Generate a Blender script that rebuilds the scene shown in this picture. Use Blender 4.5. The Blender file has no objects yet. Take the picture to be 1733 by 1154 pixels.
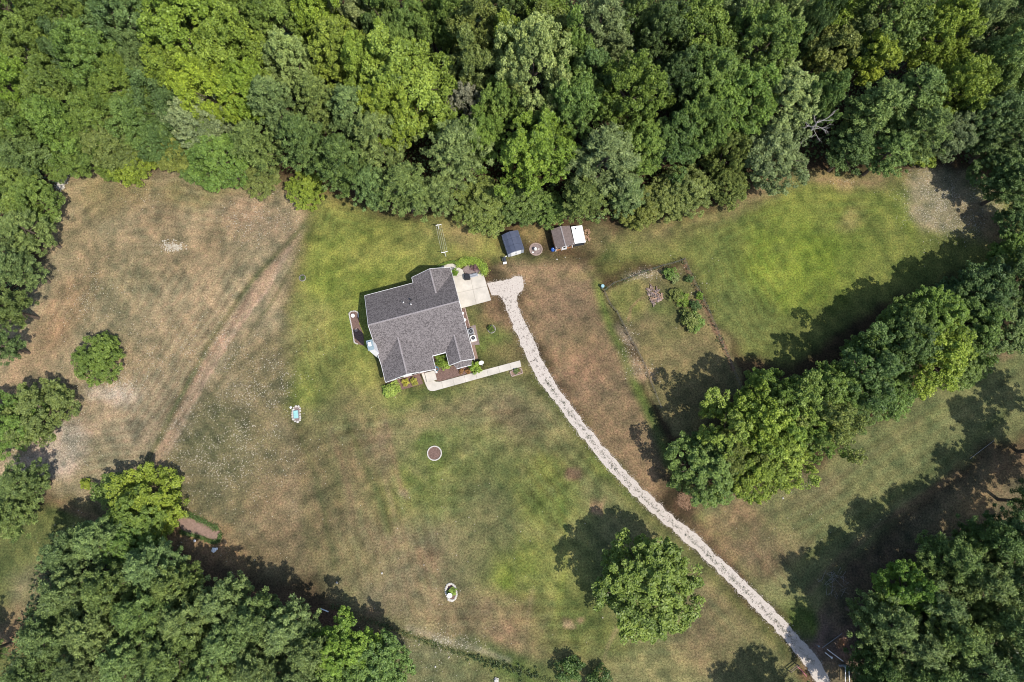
import bpy, bmesh, math, random
import numpy as np
from mathutils import Vector, Matrix

# ---------------------------------------------------------------- camera, sky, sun, exposure
S = bpy.context.scene
COL = S.collection
CAM_H, TILT, FPX = 115.0, math.radians(11.0), 1155.0
cam_data = bpy.data.cameras.new('camera'); cam = bpy.data.objects.new('camera', cam_data); COL.objects.link(cam)
cam_data.sensor_width = 36.0; cam_data.lens = 36.0 * FPX / 1733.0; cam_data.clip_start = 1.0; cam_data.clip_end = 3000.0
cam.location = (0, 0, CAM_H); cam.rotation_euler = (TILT, 0, 0); S.camera = cam
SUN_EL, SUN_X, SUN_Y = math.radians(57.0), 0.76, -0.65
w = bpy.data.worlds.new('World'); S.world = w; w.use_nodes = True
nt = w.node_tree; nt.nodes.clear()
sky_n = nt.nodes.new('ShaderNodeTexSky'); sky_n.sky_type = 'NISHITA'; sky_n.sun_disc = False
sky_n.sun_elevation = SUN_EL; sky_n.sun_rotation = math.atan2(SUN_X, SUN_Y)
bg = nt.nodes.new('ShaderNodeBackground'); bg.inputs['Strength'].default_value = 0.15
wo = nt.nodes.new('ShaderNodeOutputWorld')
nt.links.new(sky_n.outputs[0], bg.inputs[0]); nt.links.new(bg.outputs[0], wo.inputs[0])
ld = bpy.data.lights.new('sun', 'SUN'); ld.energy = 3.9; ld.angle = math.radians(0.53); ld.color = (1.0, 0.95, 0.87)
lo = bpy.data.objects.new('sun', ld); COL.objects.link(lo)
_d = Vector((SUN_X, SUN_Y, math.tan(SUN_EL) * math.hypot(SUN_X, SUN_Y)))
lo.rotation_euler = _d.to_track_quat('Z', 'Y').to_euler(); lo.location = (60, -60, 150)
S.cycles.filter_width = 1.05
S.view_settings.view_transform = 'Standard'; S.view_settings.look = 'None'
S.view_settings.exposure = 0.50; S.view_settings.gamma = 1.0; S.view_settings.use_curve_mapping = False

# ---------------------------------------------------------------- survey helpers: photo position -> place in the world
_c, _s = math.cos(TILT), math.sin(TILT)
def G(px, py, z=0.0):
    x = (px - 866.5) / FPX; y = -(py - 577) / FPX
    t = (z - CAM_H) / (y * _s - _c)
    return Vector((x * t, (y * _c + _s) * t, z))
def GV(pts, z=0.0): return [G(a, b, z) for a, b in pts]
rng = np.random.default_rng(7); R = random.Random(7)
def lin(r, g, b):
    f = lambda v: (v / 255 / 12.92) if v <= 10 else ((v / 255 + 0.055) / 1.055) ** 2.4
    return (f(r), f(g), f(b))

# ---------------------------------------------------------------- materials
def mat(name, col, rough=0.8, var=0.25, scale=6.0, bump=0.0, col2=None, metal=0.0, spec=0.3, detail=4):
    m = bpy.data.materials.new(name); m.use_nodes = True; n = m.node_tree; b = n.nodes['Principled BSDF']
    b.inputs['Roughness'].default_value = rough; b.inputs['Metallic'].default_value = metal
    b.inputs['Specular IOR Level'].default_value = spec
    tc = n.nodes.new('ShaderNodeTexCoord'); no = n.nodes.new('ShaderNodeTexNoise')
    no.inputs['Scale'].default_value = scale; no.inputs['Detail'].default_value = detail; no.inputs['Roughness'].default_value = 0.65
    n.links.new(tc.outputs['Object'], no.inputs['Vector'])
    rp = n.nodes.new('ShaderNodeValToRGB'); rp.color_ramp.elements[0].position = 0.3; rp.color_ramp.elements[1].position = 0.7
    c2 = col2 or tuple(min(1, c * (1 + var)) for c in col)
    rp.color_ramp.elements[0].color = (*[c * (1 - var) for c in col], 1); rp.color_ramp.elements[1].color = (*c2, 1)
    n.links.new(no.outputs['Fac'], rp.inputs[0]); n.links.new(rp.outputs[0], b.inputs['Base Color'])
    if bump:
        bp = n.nodes.new('ShaderNodeBump'); bp.inputs['Strength'].default_value = bump; bp.inputs['Distance'].default_value = 0.05
        n.links.new(no.outputs['Fac'], bp.inputs['Height']); n.links.new(bp.outputs[0], b.inputs['Normal'])
    return m

def foliage_mat(name, trans=0.22, rough=0.5, spec=0.35):
    m = bpy.data.materials.new(name); m.use_nodes = True; n = m.node_tree; n.nodes.clear()
    oi = n.nodes.new('ShaderNodeObjectInfo'); at = n.nodes.new('ShaderNodeAttribute'); at.attribute_name = 'tint'
    mr = n.nodes.new('ShaderNodeMapRange'); mr.inputs['To Min'].default_value = 0.45; mr.inputs['To Max'].default_value = 1.70
    n.links.new(at.outputs['Fac'], mr.inputs['Value'])
    hs = n.nodes.new('ShaderNodeHueSaturation'); mh = n.nodes.new('ShaderNodeMapRange')
    mh.inputs['To Min'].default_value = 0.515; mh.inputs['To Max'].default_value = 0.485
    n.links.new(at.outputs['Fac'], mh.inputs['Value']); n.links.new(mh.outputs[0], hs.inputs['Hue'])
    n.links.new(oi.outputs['Color'], hs.inputs['Color']); n.links.new(mr.outputs[0], hs.inputs['Value'])
    p = n.nodes.new('ShaderNodeBsdfPrincipled'); p.inputs['Roughness'].default_value = rough; p.inputs['Specular IOR Level'].default_value = spec
    tr = n.nodes.new('ShaderNodeBsdfTranslucent'); mx = n.nodes.new('ShaderNodeMixShader'); mx.inputs[0].default_value = trans
    o = n.nodes.new('ShaderNodeOutputMaterial')
    n.links.new(hs.outputs[0], p.inputs['Base Color']); n.links.new(hs.outputs[0], tr.inputs['Color'])
    n.links.new(p.outputs[0], mx.inputs[1]); n.links.new(tr.outputs[0], mx.inputs[2]); n.links.new(mx.outputs[0], o.inputs[0])
    return m

M = {}
M['leaf'] = foliage_mat('broad_leaf'); M['needle'] = foliage_mat('pine_needle', 0.25, 0.55, 0.3)
M['bark'] = mat('bark', (0.10, 0.075, 0.055), 0.9, 0.4, 5, 0.5)
M['deadwood'] = mat('dead_wood', (0.30, 0.275, 0.25), 0.8, 0.25, 4)
M['white'] = mat('white_siding', (0.78, 0.77, 0.75), 0.6, 0.04, 3)
M['trim'] = mat('white_trim', (0.80, 0.79, 0.77), 0.5, 0.03, 3)
M['brick'] = mat('brick_red', (0.216, 0.115, 0.086), 0.9, 0.25, 8)
M['siding'] = mat('grey_shake', (0.187, 0.194, 0.209), 0.8, 0.2, 6)
M['concrete'] = mat('concrete', (0.455, 0.415, 0.355), 0.85, 0.17, 0.55, 0.1, detail=8)
M['gravel'] = mat('gravel', (0.435, 0.383, 0.333), 0.95, 0.2, 7, 0.5, detail=8)
M['stone'] = mat('pale_stone', (0.464, 0.432, 0.384), 0.9, 0.25, 3)
M['fleck'] = mat('pale_flecks', (0.35, 0.31, 0.24), 0.9, 0.3, 3)
M['pinkstone'] = mat('pink_edging_block', (0.331, 0.245, 0.202), 0.9, 0.25, 3)
M['mulch'] = mat('mulch', (0.144, 0.090, 0.072), 0.95, 0.45, 5, 0.6, detail=8)
M['mulchgrey'] = mat('grey_pink_chips', (0.202, 0.155, 0.140), 0.95, 0.35, 5, 0.6, detail=8)
M['soil'] = mat('pink_soil', (0.216, 0.144, 0.108), 0.95, 0.3, 3, 0.5, detail=8)
M['black'] = mat('black_cover', (0.018, 0.019, 0.022), 0.6, 0.2, 4)
M['dark'] = mat('dark_metal', (0.04, 0.045, 0.055), 0.5, 0.2, 5)
M['grey'] = mat('grey_metal', (0.216, 0.223, 0.238), 0.5, 0.15, 6)
M['glass'] = mat('window_glass', (0.03, 0.04, 0.05), 0.08, 0.1, 2, spec=0.6)
M['bluegrey'] = mat('chimney_cap_metal', (0.216, 0.281, 0.310), 0.35, 0.08, 3)
M['navy'] = mat('navy_panel', (0.061, 0.072, 0.108), 0.6, 0.12, 2)
M['resin'] = mat('pale_resin', (0.324, 0.346, 0.382), 0.6, 0.2, 2)
M['brownroof'] = mat('brown_shingle', (0.144, 0.112, 0.101), 0.9, 0.28, 3, 0.3, detail=8)
M['orange'] = mat('orange_brown_boards', (0.40, 0.19, 0.085), 0.8, 0.25, 4)
M['wood'] = mat('weathered_wood', (0.158, 0.122, 0.094), 0.9, 0.3, 4)
M['logs'] = mat('split_logs', (0.331, 0.209, 0.130), 0.9, 0.35, 4)
M['blue'] = mat('blue_plastic', (0.03, 0.11, 0.42), 0.35, 0.1, 3)
M['paleblue'] = mat('pale_blue_plastic', (0.259, 0.432, 0.475), 0.4, 0.08, 3)
M['teal'] = mat('teal_glaze', (0.043, 0.194, 0.259), 0.25, 0.15, 3)
M['pond'] = mat('turquoise_water', (0.259, 0.475, 0.446), 0.12, 0.12, 2, spec=0.6)
M['wire'] = mat('fence_wire', (0.12, 0.12, 0.12), 0.6, 0.1, 3)
M['pink'] = mat('pink_paint', (0.396, 0.130, 0.158), 0.6, 0.15, 3)
M['line'] = mat('pale_line', (0.504, 0.504, 0.432), 0.6, 0.05, 3)

def roof_mat():
    m = bpy.data.materials.new('asphalt_shingle'); m.use_nodes = True; n = m.node_tree; b = n.nodes['Principled BSDF']
    b.inputs['Roughness'].default_value = 0.92; b.inputs['Specular IOR Level'].default_value = 0.2
    tc = n.nodes.new('ShaderNodeTexCoord')
    mp = n.nodes.new('ShaderNodeMapping'); mp.inputs['Scale'].default_value = (7.0, 7.0, 7.0); n.links.new(tc.outputs['Object'], mp.inputs[0])
    vo = n.nodes.new('ShaderNodeTexVoronoi'); n.links.new(mp.outputs[0], vo.inputs['Vector']); vo.inputs['Scale'].default_value = 1.0
    sp = n.nodes.new('ShaderNodeSeparateColor'); n.links.new(vo.outputs['Color'], sp.inputs[0])
    no = n.nodes.new('ShaderNodeTexNoise'); no.inputs['Scale'].default_value = 0.5; no.inputs['Detail'].default_value = 6
    n.links.new(tc.outputs['Object'], no.inputs['Vector'])
    ad = n.nodes.new('ShaderNodeMath'); ad.operation = 'MULTIPLY_ADD'; ad.inputs[1].default_value = 0.40
    n.links.new(no.outputs['Fac'], ad.inputs[0]); n.links.new(sp.outputs[0], ad.inputs[2])
    rp = n.nodes.new('ShaderNodeValToRGB'); e = rp.color_ramp.elements
    e[0].position = 0.15; e[0].color = (0.064, 0.056, 0.055, 1); e[1].position = 1.0; e[1].color = (0.178, 0.157, 0.153, 1)
    n.links.new(ad.outputs[0], rp.inputs[0]); n.links.new(rp.outputs[0], b.inputs['Base Color'])
    bp = n.nodes.new('ShaderNodeBump'); bp.inputs['Strength'].default_value = 0.25; bp.inputs['Distance'].default_value = 0.02
    n.links.new(sp.outputs[1], bp.inputs['Height']); n.links.new(bp.outputs[0], b.inputs['Normal'])
    return m
M['roof'] = roof_mat()
M['cap'] = mat('ridge_shingle', (0.25, 0.222, 0.217), 0.9, 0.2, 4)

# ---------------------------------------------------------------- mesh helpers
class MB:
    def __init__(s): s.v = []; s.f = []
    def add(s, V, F):
        o = len(s.v); s.v += [tuple(p) for p in V]; s.f += [tuple(i + o for i in f) for f in F]; return s
    def box(s, c, d, rz=0.0, tilt=None):
        x, y, z = d[0] / 2, d[1] / 2, d[2] / 2
        V = [Vector((a, b, e)) for e in (-z, z) for a, b in ((-x, -y), (x, -y), (x, y), (-x, y))]
        m = Matrix.Rotation(rz, 3, 'Z')
        if tilt is not None: m = m @ tilt
        V = [m @ p + Vector(c) for p in V]
        return s.add(V, [(3, 2, 1, 0), (4, 5, 6, 7), (0, 1, 5, 4), (1, 2, 6, 5), (2, 3, 7, 6), (3, 0, 4, 7)])
    def tube(s, p0, p1, r0, r1=None, n=8, cap=True):
        r1 = r0 if r1 is None else r1; p0 = Vector(p0); p1 = Vector(p1); d = (p1 - p0).normalized()
        a = d.orthogonal().normalized(); b = d.cross(a)
        V = []
        for p, r in ((p0, r0), (p1, r1)):
            for i in range(n):
                t = 2 * math.pi * i / n; V.append(p + a * (math.cos(t) * r) + b * (math.sin(t) * r))
        F = [(i, (i + 1) % n, n + (i + 1) % n, n + i) for i in range(n)]
        if cap: F += [tuple(range(n))[::-1], tuple(range(n, 2 * n))]
        return s.add(V, F)
    def prism(s, poly, z0, z1):
        """poly: xy ring; z0, z1: number or function of (x, y)"""
        f0 = z0 if callable(z0) else (lambda x, y: z0); f1 = z1 if callable(z1) else (lambda x, y: z1)
        A = sum(poly[i][0] * poly[(i + 1) % len(poly)][1] - poly[(i + 1) % len(poly)][0] * poly[i][1] for i in range(len(poly)))
        P = list(poly) if A > 0 else list(poly)[::-1]; n = len(P)
        V = [(p[0], p[1], f0(p[0], p[1])) for p in P] + [(p[0], p[1], f1(p[0], p[1])) for p in P]
        return s.add(V, [tuple(range(n))[::-1], tuple(range(n, 2 * n))] + [(i, (i + 1) % n, n + (i + 1) % n, n + i) for i in range(n)])
    def lathe(s, c, prof, n=14, sx=1.0, sy=1.0, rz=0.0):
        c = Vector(c); V = []
        for r, z in prof:
            for i in range(n):
                t = 2 * math.pi * i / n; x, y = math.cos(t) * r * sx, math.sin(t) * r * sy
                V.append(c + Vector((x * math.cos(rz) - y * math.sin(rz), x * math.sin(rz) + y * math.cos(rz), z)))
        m = len(prof); F = []
        for j in range(m - 1):
            for i in range(n): F.append((j * n + i, j * n + (i + 1) % n, (j + 1) * n + (i + 1) % n, (j + 1) * n + i))
        F += [tuple(range(n))[::-1], tuple(range((m - 1) * n, m * n))]
        return s.add(V, F)
    def rock(s, c, r, fl=0.7, rr=R):
        n = 5; V = []
        for zz, k in ((-0.6 * fl, 0.75), (0.1 * fl, 1.0), (0.65 * fl, 0.6)):
            t0 = rr.random() * 6
            for i in range(n):
                t = t0 + 2 * math.pi * i / n; q = r * k * rr.uniform(0.75, 1.2)
                V.append((c[0] + math.cos(t) * q, c[1] + math.sin(t) * q, c[2] + zz * r))
        F = [(j * n + i, j * n + (i + 1) % n, (j + 1) * n + (i + 1) % n, (j + 1) * n + i) for j in range(2) for i in range(n)]
        F += [(4, 3, 2, 1, 0), (10, 11, 12, 13, 14)]
        return s.add(V, F)
    def obj(s, name, m, parent=None, smooth=False, loc=None):
        me = bpy.data.meshes.new(name); me.from_pydata(s.v, [], s.f); me.update()
        if smooth: me.polygons.foreach_set('use_smooth', [True] * len(me.polygons))
        me.materials.append(M[m] if isinstance(m, str) else m)
        o = bpy.data.objects.new(name, me); COL.objects.link(o)
        if parent is not None: o.parent = parent
        if loc is not None: o.location = loc
        return o
def tag(o, label=None, cat=None, group=None, kind=None):
    if label: o['label'] = label
    if cat: o['category'] = cat
    if group: o['group'] = group
    if kind: o['kind'] = kind
    return o
def thing(name, label, cat, loc=(0, 0, 0), rz=0.0, group=None):
    o = bpy.data.objects.new(name, None); COL.objects.link(o); o.location = loc; o.rotation_euler = (0, 0, rz)
    o.empty_display_size = 0.5
    return tag(o, label, cat, group)
def quads(name, V, nq, tint, m, parent=None):
    """V: (4*nq, 3) array of separate quads"""
    me = bpy.data.meshes.new(name); me.vertices.add(4 * nq); me.vertices.foreach_set('co', V.astype(np.float32).ravel())
    me.loops.add(4 * nq); me.loops.foreach_set('vertex_index', np.arange(4 * nq, dtype=np.int32))
    me.polygons.add(nq); me.polygons.foreach_set('loop_start', np.arange(0, 4 * nq, 4, dtype=np.int32))
    a = me.attributes.new('tint', 'FLOAT', 'POINT'); a.data.foreach_set('value', np.repeat(tint, 4).astype(np.float32))
    me.update(calc_edges=True); me.materials.append(m)
    o = bpy.data.objects.new(name, me); COL.objects.link(o); o.parent = parent
    return o

# ---------------------------------------------------------------- noise (numpy)
def vnoise(x, y, sc, seed):
    g = np.random.default_rng(seed).random((256, 256)); x = x / sc + 1000.3; y = y / sc + 1000.7
    i = np.floor(x).astype(int); j = np.floor(y).astype(int); fx = x - i; fy = y - j
    fx = fx * fx * (3 - 2 * fx); fy = fy * fy * (3 - 2 * fy)
    a = g[i % 256, j % 256]; b = g[(i + 1) % 256, j % 256]; c = g[i % 256, (j + 1) % 256]; d = g[(i + 1) % 256, (j + 1) % 256]
    return (a * (1 - fx) + b * fx) * (1 - fy) + (c * (1 - fx) + d * fx) * fy - 0.5
def fbm(x, y, sc, seed, o=4):
    r = 0; a = 1.0
    for k in range(o): r = r + a * vnoise(x, y, sc / 2 ** k, seed + k); a *= 0.55
    return r
def inpoly(x, y, poly):
    r = np.zeros(x.shape, bool); n = len(poly)
    for i in range(n):
        x0, y0 = poly[i][0], poly[i][1]; x1, y1 = poly[(i + 1) % n][0], poly[(i + 1) % n][1]
        if y0 == y1: continue
        r ^= ((y0 > y) != (y1 > y)) & (x < (x1 - x0) * (y - y0) / (y1 - y0) + x0)
    return r
def dseg(x, y, pts):
    d = np.full(x.shape, 1e9)
    for a, b in zip(pts[:-1], pts[1:]):
        ux, uy = b[0] - a[0], b[1] - a[1]; L = ux * ux + uy * uy + 1e-9
        t = np.clip(((x - a[0]) * ux + (y - a[1]) * uy) / L, 0, 1)
        d = np.minimum(d, np.hypot(x - a[0] - t * ux, y - a[1] - t * uy))
    return d
def sd(x, y, poly):
    d = dseg(x, y, list(poly) + [poly[0]]); return np.where(inpoly(x, y, poly), -d, d)
# ---------------------------------------------------------------- ground
GAIN = 1.77
BR = (166, 149, 115); RB = (153, 131, 98); DG = (126, 121, 86); GR = (134, 138, 76); BG = (133, 141, 64); YG = (150, 150, 80)
ST = (172, 150, 117); DK = (96, 95, 66); PK = (160, 134, 108); TN = (156, 138, 106); FL = (84, 70, 50); GP = (128, 122, 78); OR = (160, 122, 84); DGR = (88, 104, 54)
# (kind, geometry in survey px, colour, alpha, edge softness m)
PATCH = [
 ('p', [(95, 290), (300, 280), (535, 325), (505, 420), (470, 560), (490, 700), (520, 900), (300, 960), (180, 860), (-60, 800), (-60, 620), (60, 480)], BR, 1, 4),
 ('e', 300, 320, 190, 26, 0, (134, 128, 84), .7, 3), ('e', 180, 330, 60, 40, 0, (138, 128, 90), .6, 3),
 ('e', 300, 420, 120, 55, -5, RB, .55, 5), ('e', 200, 470, 70, 60, 0, DG, .35, 5), ('e', 150, 400, 50, 60, 0, (128, 118, 86), .45, 5), ('e', 440, 370, 60, 40, 20, PK, .5, 4),
 ('e', 255, 350, 60, 40, 10, (128, 112, 84), .5, 4), ('e', 300, 520, 130, 40, 0, TN, .45, 5), ('e', 330, 590, 130, 50, 0, (132, 118, 88), .5, 5), ('e', 90, 560, 30, 120, 25, (154, 122, 90), .6, 4),
 ('e', 60, 640, 60, 40, 0, TN, .6, 4), ('e', 230, 690, 90, 60, 0, (150, 134, 108), .6, 5), ('e', 330, 700, 70, 60, 30, (124, 112, 84), .55, 5), ('e', 180, 540, 60, 50, 0, DG, .25, 5),
 ('l', [(255, 800), (310, 690), (375, 570), (440, 480), (500, 395)], (170, 144, 116), .99, 20, 1.6), ('l', [(240, 800), (300, 680), (365, 560), (430, 470), (520, 375), (560, 330)], (112, 110, 74), .9, 9, 1.2),
 ('l', [(268, 800), (320, 692), (385, 576), (450, 490), (490, 420)], (192, 164, 136), .9, 6, .9), ('l', [(290, 800), (338, 705), (404, 588), (466, 500), (512, 420)], (112, 108, 76), .8, 6, .8),
 ('p', [(440, 560), (500, 520), (500, 700), (540, 960), (420, 980), (280, 920), (270, 800), (330, 690)], (122, 114, 82), .85, 5),
 ('e', 400, 760, 100, 90, 0, (112, 110, 76), .6, 6), ('e', 330, 830, 70, 50, 0, (120, 112, 80), .6, 5), ('e', 450, 660, 60, 60, 0, (124, 114, 84), .5, 5), ('e', 480, 860, 70, 90, 0, (138, 120, 92), .55, 6),
 ('e', 190, 660, 60, 30, 20, ST, .55, 3), ('e', 100, 740, 50, 60, 30, (166, 146, 120), .7, 3), ('e', 130, 640, 40, 25, 0, TN, .5, 3),
 # lawn round the house
 ('p', [(545, 330), (640, 360), (760, 380), (840, 390), (850, 440), (760, 450), (640, 500), (640, 660), (560, 720), (505, 690), (482, 560), (520, 400)], YG, 1, 5),
 ('e', 640, 400, 100, 30, 0, (134, 140, 66), .6, 4), ('e', 560, 430, 40, 70, 20, BG, .55, 4), ('e', 600, 560, 40, 90, 10, (124, 136, 62), .6, 4), ('e', 660, 460, 60, 20, -15, (118, 132, 60), .6, 3), ('e', 520, 560, 30, 60, 0, (142, 138, 84), .6, 4),
 ('e', 590, 480, 60, 40, 0, (136, 146, 62), .6, 4), ('e', 545, 650, 45, 60, 0, (122, 134, 62), .7, 5), ('e', 560, 620, 40, 30, 0, GP, .5, 4), ('e', 780, 400, 40, 22, 0, (146, 132, 90), .7, 3), ('e', 720, 390, 40, 14, 0, (148, 138, 88), .55, 3),
 ('e', 700, 420, 40, 14, 20, (118, 112, 70), .35, 3), ('e', 470, 610, 20, 120, 5, (132, 122, 88), .6, 4),
 ('e', 907, 390, 30, 18, 0, (148, 134, 86), .8, 2.5), ('e', 900, 445, 60, 24, 0, (112, 120, 68), .7, 3),
 # front lawn
 ('p', [(520, 700), (640, 660), (720, 670), (880, 630), (930, 670), (1010, 770), (1110, 880), (1250, 1020), (1390, 1180), (620, 1180), (560, 1020), (520, 900)], (137, 132, 88), 1, 4),
 ('e', 650, 685, 90, 26, -10, GR, .85, 4), ('e', 745, 675, 60, 14, -10, DGR, .6, 3), ('e', 830, 640, 50, 14, -12, (102, 112, 60), .7, 3), ('e', 560, 740, 28, 120, 0, (96, 100, 62), .6, 5), ('e', 600, 770, 25, 80, -12, (140, 116, 90), .6, 4),
 ('e', 650, 790, 22, 90, -15, (144, 118, 92), .65, 4), ('e', 575, 860, 20, 90, 8, (106, 104, 66), .6, 4), ('e', 540, 820, 20, 90, -5, (136, 114, 88), .55, 4), ('e', 620, 900, 70, 60, 0, (132, 116, 88), .6, 6),
 ('e', 800, 760, 60, 60, 0, GR, .75, 6), ('e', 860, 700, 50, 22, 0, (134, 116, 88), .7, 4), ('e', 780, 700, 60, 16, -8, (138, 122, 90), .65, 4), ('e', 900, 740, 60, 40, 40, (112, 104, 74), .7, 5), ('e', 930, 790, 40, 30, 40, (126, 106, 82), .55, 5),
 ('e', 735, 768, 30, 30, 0, (106, 118, 64), .8, 1.5), ('e', 720, 830, 70, 40, 10, (112, 124, 60), .7, 5), ('e', 690, 860, 40, 30, 0, GR, .6, 5), ('e', 840, 860, 60, 90, 0, (108, 108, 70), .6, 6), ('e', 920, 880, 50, 110, 8, (112, 122, 58), .75, 6),
 ('e', 880, 985, 60, 50, 0, (122, 136, 58), .75, 5), ('e', 960, 960, 60, 110, 0, GR, .7, 6), ('e', 900, 800, 50, 40, 0, (116, 126, 60), .5, 5), ('e', 710, 950, 60, 60, 0, (134, 120, 92), .65, 6), ('e', 840, 1060, 100, 50, 15, (146, 120, 92), .8, 5),
 ('e', 790, 1000, 40, 60, 0, (120, 114, 80), .5, 5), ('e', 980, 1060, 90, 60, 0, (104, 112, 60), .75, 5), ('e', 640, 1010, 80, 40, 15, (134, 122, 94), .7, 5), ('e', 1030, 790, 30, 60, -35, (104, 116, 56), .7, 4), ('e', 1010, 850, 11, 15, 0, (176, 142, 106), .9, .8),
 ('e', 966, 1060, 12, 9, 20, (178, 150, 112), .9, .8), ('e', 988, 1048, 7, 5, 0, (166, 142, 104), .8, .6), ('l', [(1045, 1060), (1030, 1090), (1018, 1140)], (150, 138, 96), .7, 5, .8), ('e', 1130, 960, 50, 60, -40, (116, 114, 74), .7, 5), ('e', 1200, 1060, 60, 60, -40, (122, 108, 80), .7, 5),
 ('e', 970, 800, 16, 12, 0, (134, 106, 84), .7, .8), ('e', 660, 765, 10, 50, -15, PK, .5, 1.5), ('e', 720, 940, 22, 12, 0, (148, 118, 90), .6, 1.5), ('e', 685, 842, 8, 8, 0, ST, .7, .8), ('e', 1290, 1120, 60, 40, 0, (112, 112, 72), .7, 4),
 ('l', [(502, 715), (530, 790), (552, 870), (566, 960)], (92, 96, 62), .75, 7, 1.6), ('l', [(585, 715), (612, 770), (640, 830), (660, 900)], (94, 102, 58), .7, 8, 1.8), ('l', [(560, 730), (585, 800), (600, 880)], (150, 126, 98), .6, 7, 1.6), ('l', [(655, 720), (668, 770), (680, 830)], (154, 128, 98), .6, 6, 1.2), ('l', [(625, 730), (650, 800), (668, 870)], (148, 124, 94), .6, 5, 1.2),
 ('l', [(860, 790), (850, 880), (880, 990)], (98, 104, 64), .55, 10, 2), ('l', [(930, 830), (925, 930), (905, 1040)], (98, 106, 60), .55, 8, 2), ('l', [(950, 850), (960, 950), (935, 1060)], (132, 142, 66), .6, 8, 2), ('l', [(900, 1000), (890, 1060), (878, 1110)], (150, 132, 98), .6, 5, 1.2),
 ('e', 96, 752, 46, 44, 0, (192, 174, 152), .85, 3), ('e', 192, 662, 34, 14, 15, (196, 180, 158), .8, 2), ('e', 60, 775, 50, 16, -20, (188, 168, 144), .8, 2),
 ('l', [(735, 740), (765, 755), (772, 785), (750, 800), (722, 798)], (140, 140, 92), .5, 2, .4),
 # strip by the house, east
 ('e', 850, 545, 26, 60, -15, (146, 120, 90), .75, 3), ('e', 835, 590, 40, 30, -10, (104, 118, 60), .8, 3), ('e', 810, 545, 22, 30, 0, (122, 122, 74), .7, 3), ('e', 880, 630, 30, 18, 0, GP, .6, 2.5), ('e', 850, 600, 18, 10, 0, (118, 108, 72), .6, 2),
 # brown field east of the drive
 ('p', [(840, 460), (880, 440), (1000, 440), (1040, 560), (1090, 700), (1130, 800), (1100, 850), (1010, 740), (940, 640), (890, 540), (885, 480)], (146, 123, 92), 1, 3),
 ('e', 960, 520, 45, 50, 0, (134, 112, 88), .5, 4), ('e', 990, 640, 45, 40, 20, (152, 122, 94), .6, 4), ('e', 970, 580, 30, 20, 0, (118, 108, 76), .5, 4), ('e', 1050, 720, 40, 30, 40, (134, 116, 86), .5, 4), ('e', 920, 460, 50, 20, 0, (140, 122, 92), .6, 4),
 ('l', [(1010, 480), (1035, 560), (1080, 660), (1130, 780), (1200, 880)], (110, 126, 62), .85, 14, 2.0), ('l', [(1180, 870), (1260, 960), (1370, 1060)], (100, 112, 58), .85, 12, 1.8), ('l', [(905, 640), (985, 745), (1080, 860), (1190, 960), (1330, 1100)], (104, 112, 60), .5, 16, 2),
 # upper east lawn
 ('p', [(1010, 440), (1060, 380), (1230, 350), (1320, 300), (1420, 285), (1560, 285), (1700, 330), (1760, 420), (1600, 480), (1480, 520), (1340, 620), (1250, 610), (1200, 520), (1160, 430)], (118, 123, 66), 1, 3),
 ('e', 1350, 440, 110, 90, -20, (118, 134, 54), .85, 7), ('e', 1320, 470, 60, 40, -20, (128, 144, 56), .7, 6), ('e', 1420, 350, 110, 50, 0, (124, 134, 64), .7, 6), ('e', 1220, 440, 50, 70, 10, (112, 122, 64), .6, 6), ('e', 1260, 540, 50, 60, 0, (104, 116, 66), .6, 5),
 ('e', 1300, 325, 60, 18, -20, (154, 132, 100), .7, 3), ('e', 1440, 300, 130, 14, 0, (156, 134, 98), .75, 2.5), ('e', 1605, 340, 84, 66, 30, (160, 148, 116), .95, 3), ('e', 1670, 380, 40, 30, 40, (140, 118, 88), .7, 3), ('e', 1440, 365, 16, 26, 30, (148, 134, 90), .5, 2), ('e', 1530, 350, 14, 60, -8, (110, 128, 54), .6, 2),
 ('e', 1080, 410, 60, 18, -10, (132, 128, 78), .8, 3), ('e', 1140, 375, 90, 12, -10, (154, 136, 96), .6, 2.5), ('e', 1060, 445, 60, 10, -15, (118, 124, 64), .8, 2), ('e', 1500, 440, 70, 50, 0, (118, 130, 60), .6, 5), ('e', 1010, 400, 30, 20, 0, (146, 132, 90), .7, 3),
 # garden plot
 ('p', [(1022, 492), (1152, 444), (1190, 510), (1232, 605), (1260, 660), (1160, 740), (1130, 730), (1095, 650), (1050, 550)], (132, 122, 82), 1, .8),
 ('e', 1070, 510, 30, 40, 0, (122, 128, 66), .7, 3), ('e', 1120, 530, 14, 8, 0, (100, 118, 62), .8, 1.5), ('e', 1092, 465, 26, 9, -15, (176, 162, 134), .75, 1.2), ('e', 1062, 580, 10, 22, -25, (180, 158, 130), .75, 1.2), ('e', 1085, 630, 26, 12, 20, (170, 144, 112), .7, 1.5), ('e', 1160, 600, 60, 24, -10, (146, 130, 90), .6, 3),
 ('l', [(1064, 545), (1068, 522), (1080, 508), (1095, 503)], (154, 126, 96), .7, 3, .5), ('l', [(1135, 500), (1148, 520), (1152, 535)], (154, 126, 96), .6, 3, .5), ('l', [(1155, 440), (1168, 470), (1190, 520), (1228, 600)], (142, 116, 92), .8, 5, .6), ('e', 1185, 680, 40, 50, 0, (142, 126, 84), .6, 3), ('e', 1120, 555, 50, 10, -10, (140, 116, 90), .4, 2),
 ('l', [(1022, 494), (1043, 528), (1062, 567), (1087, 611), (1108, 665)], (86, 78, 54), .95, 4, .5), ('l', [(1022, 493), (1075, 466), (1120, 451), (1156, 440)], (84, 78, 52), .95, 4, .5), ('l', [(1158, 442), (1182, 494), (1209, 552), (1240, 625)], (134, 104, 82), .9, 6, .5), ('e', 1150, 520, 26, 60, 25, (110, 118, 62), .5, 3),
 # lower east field
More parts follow.
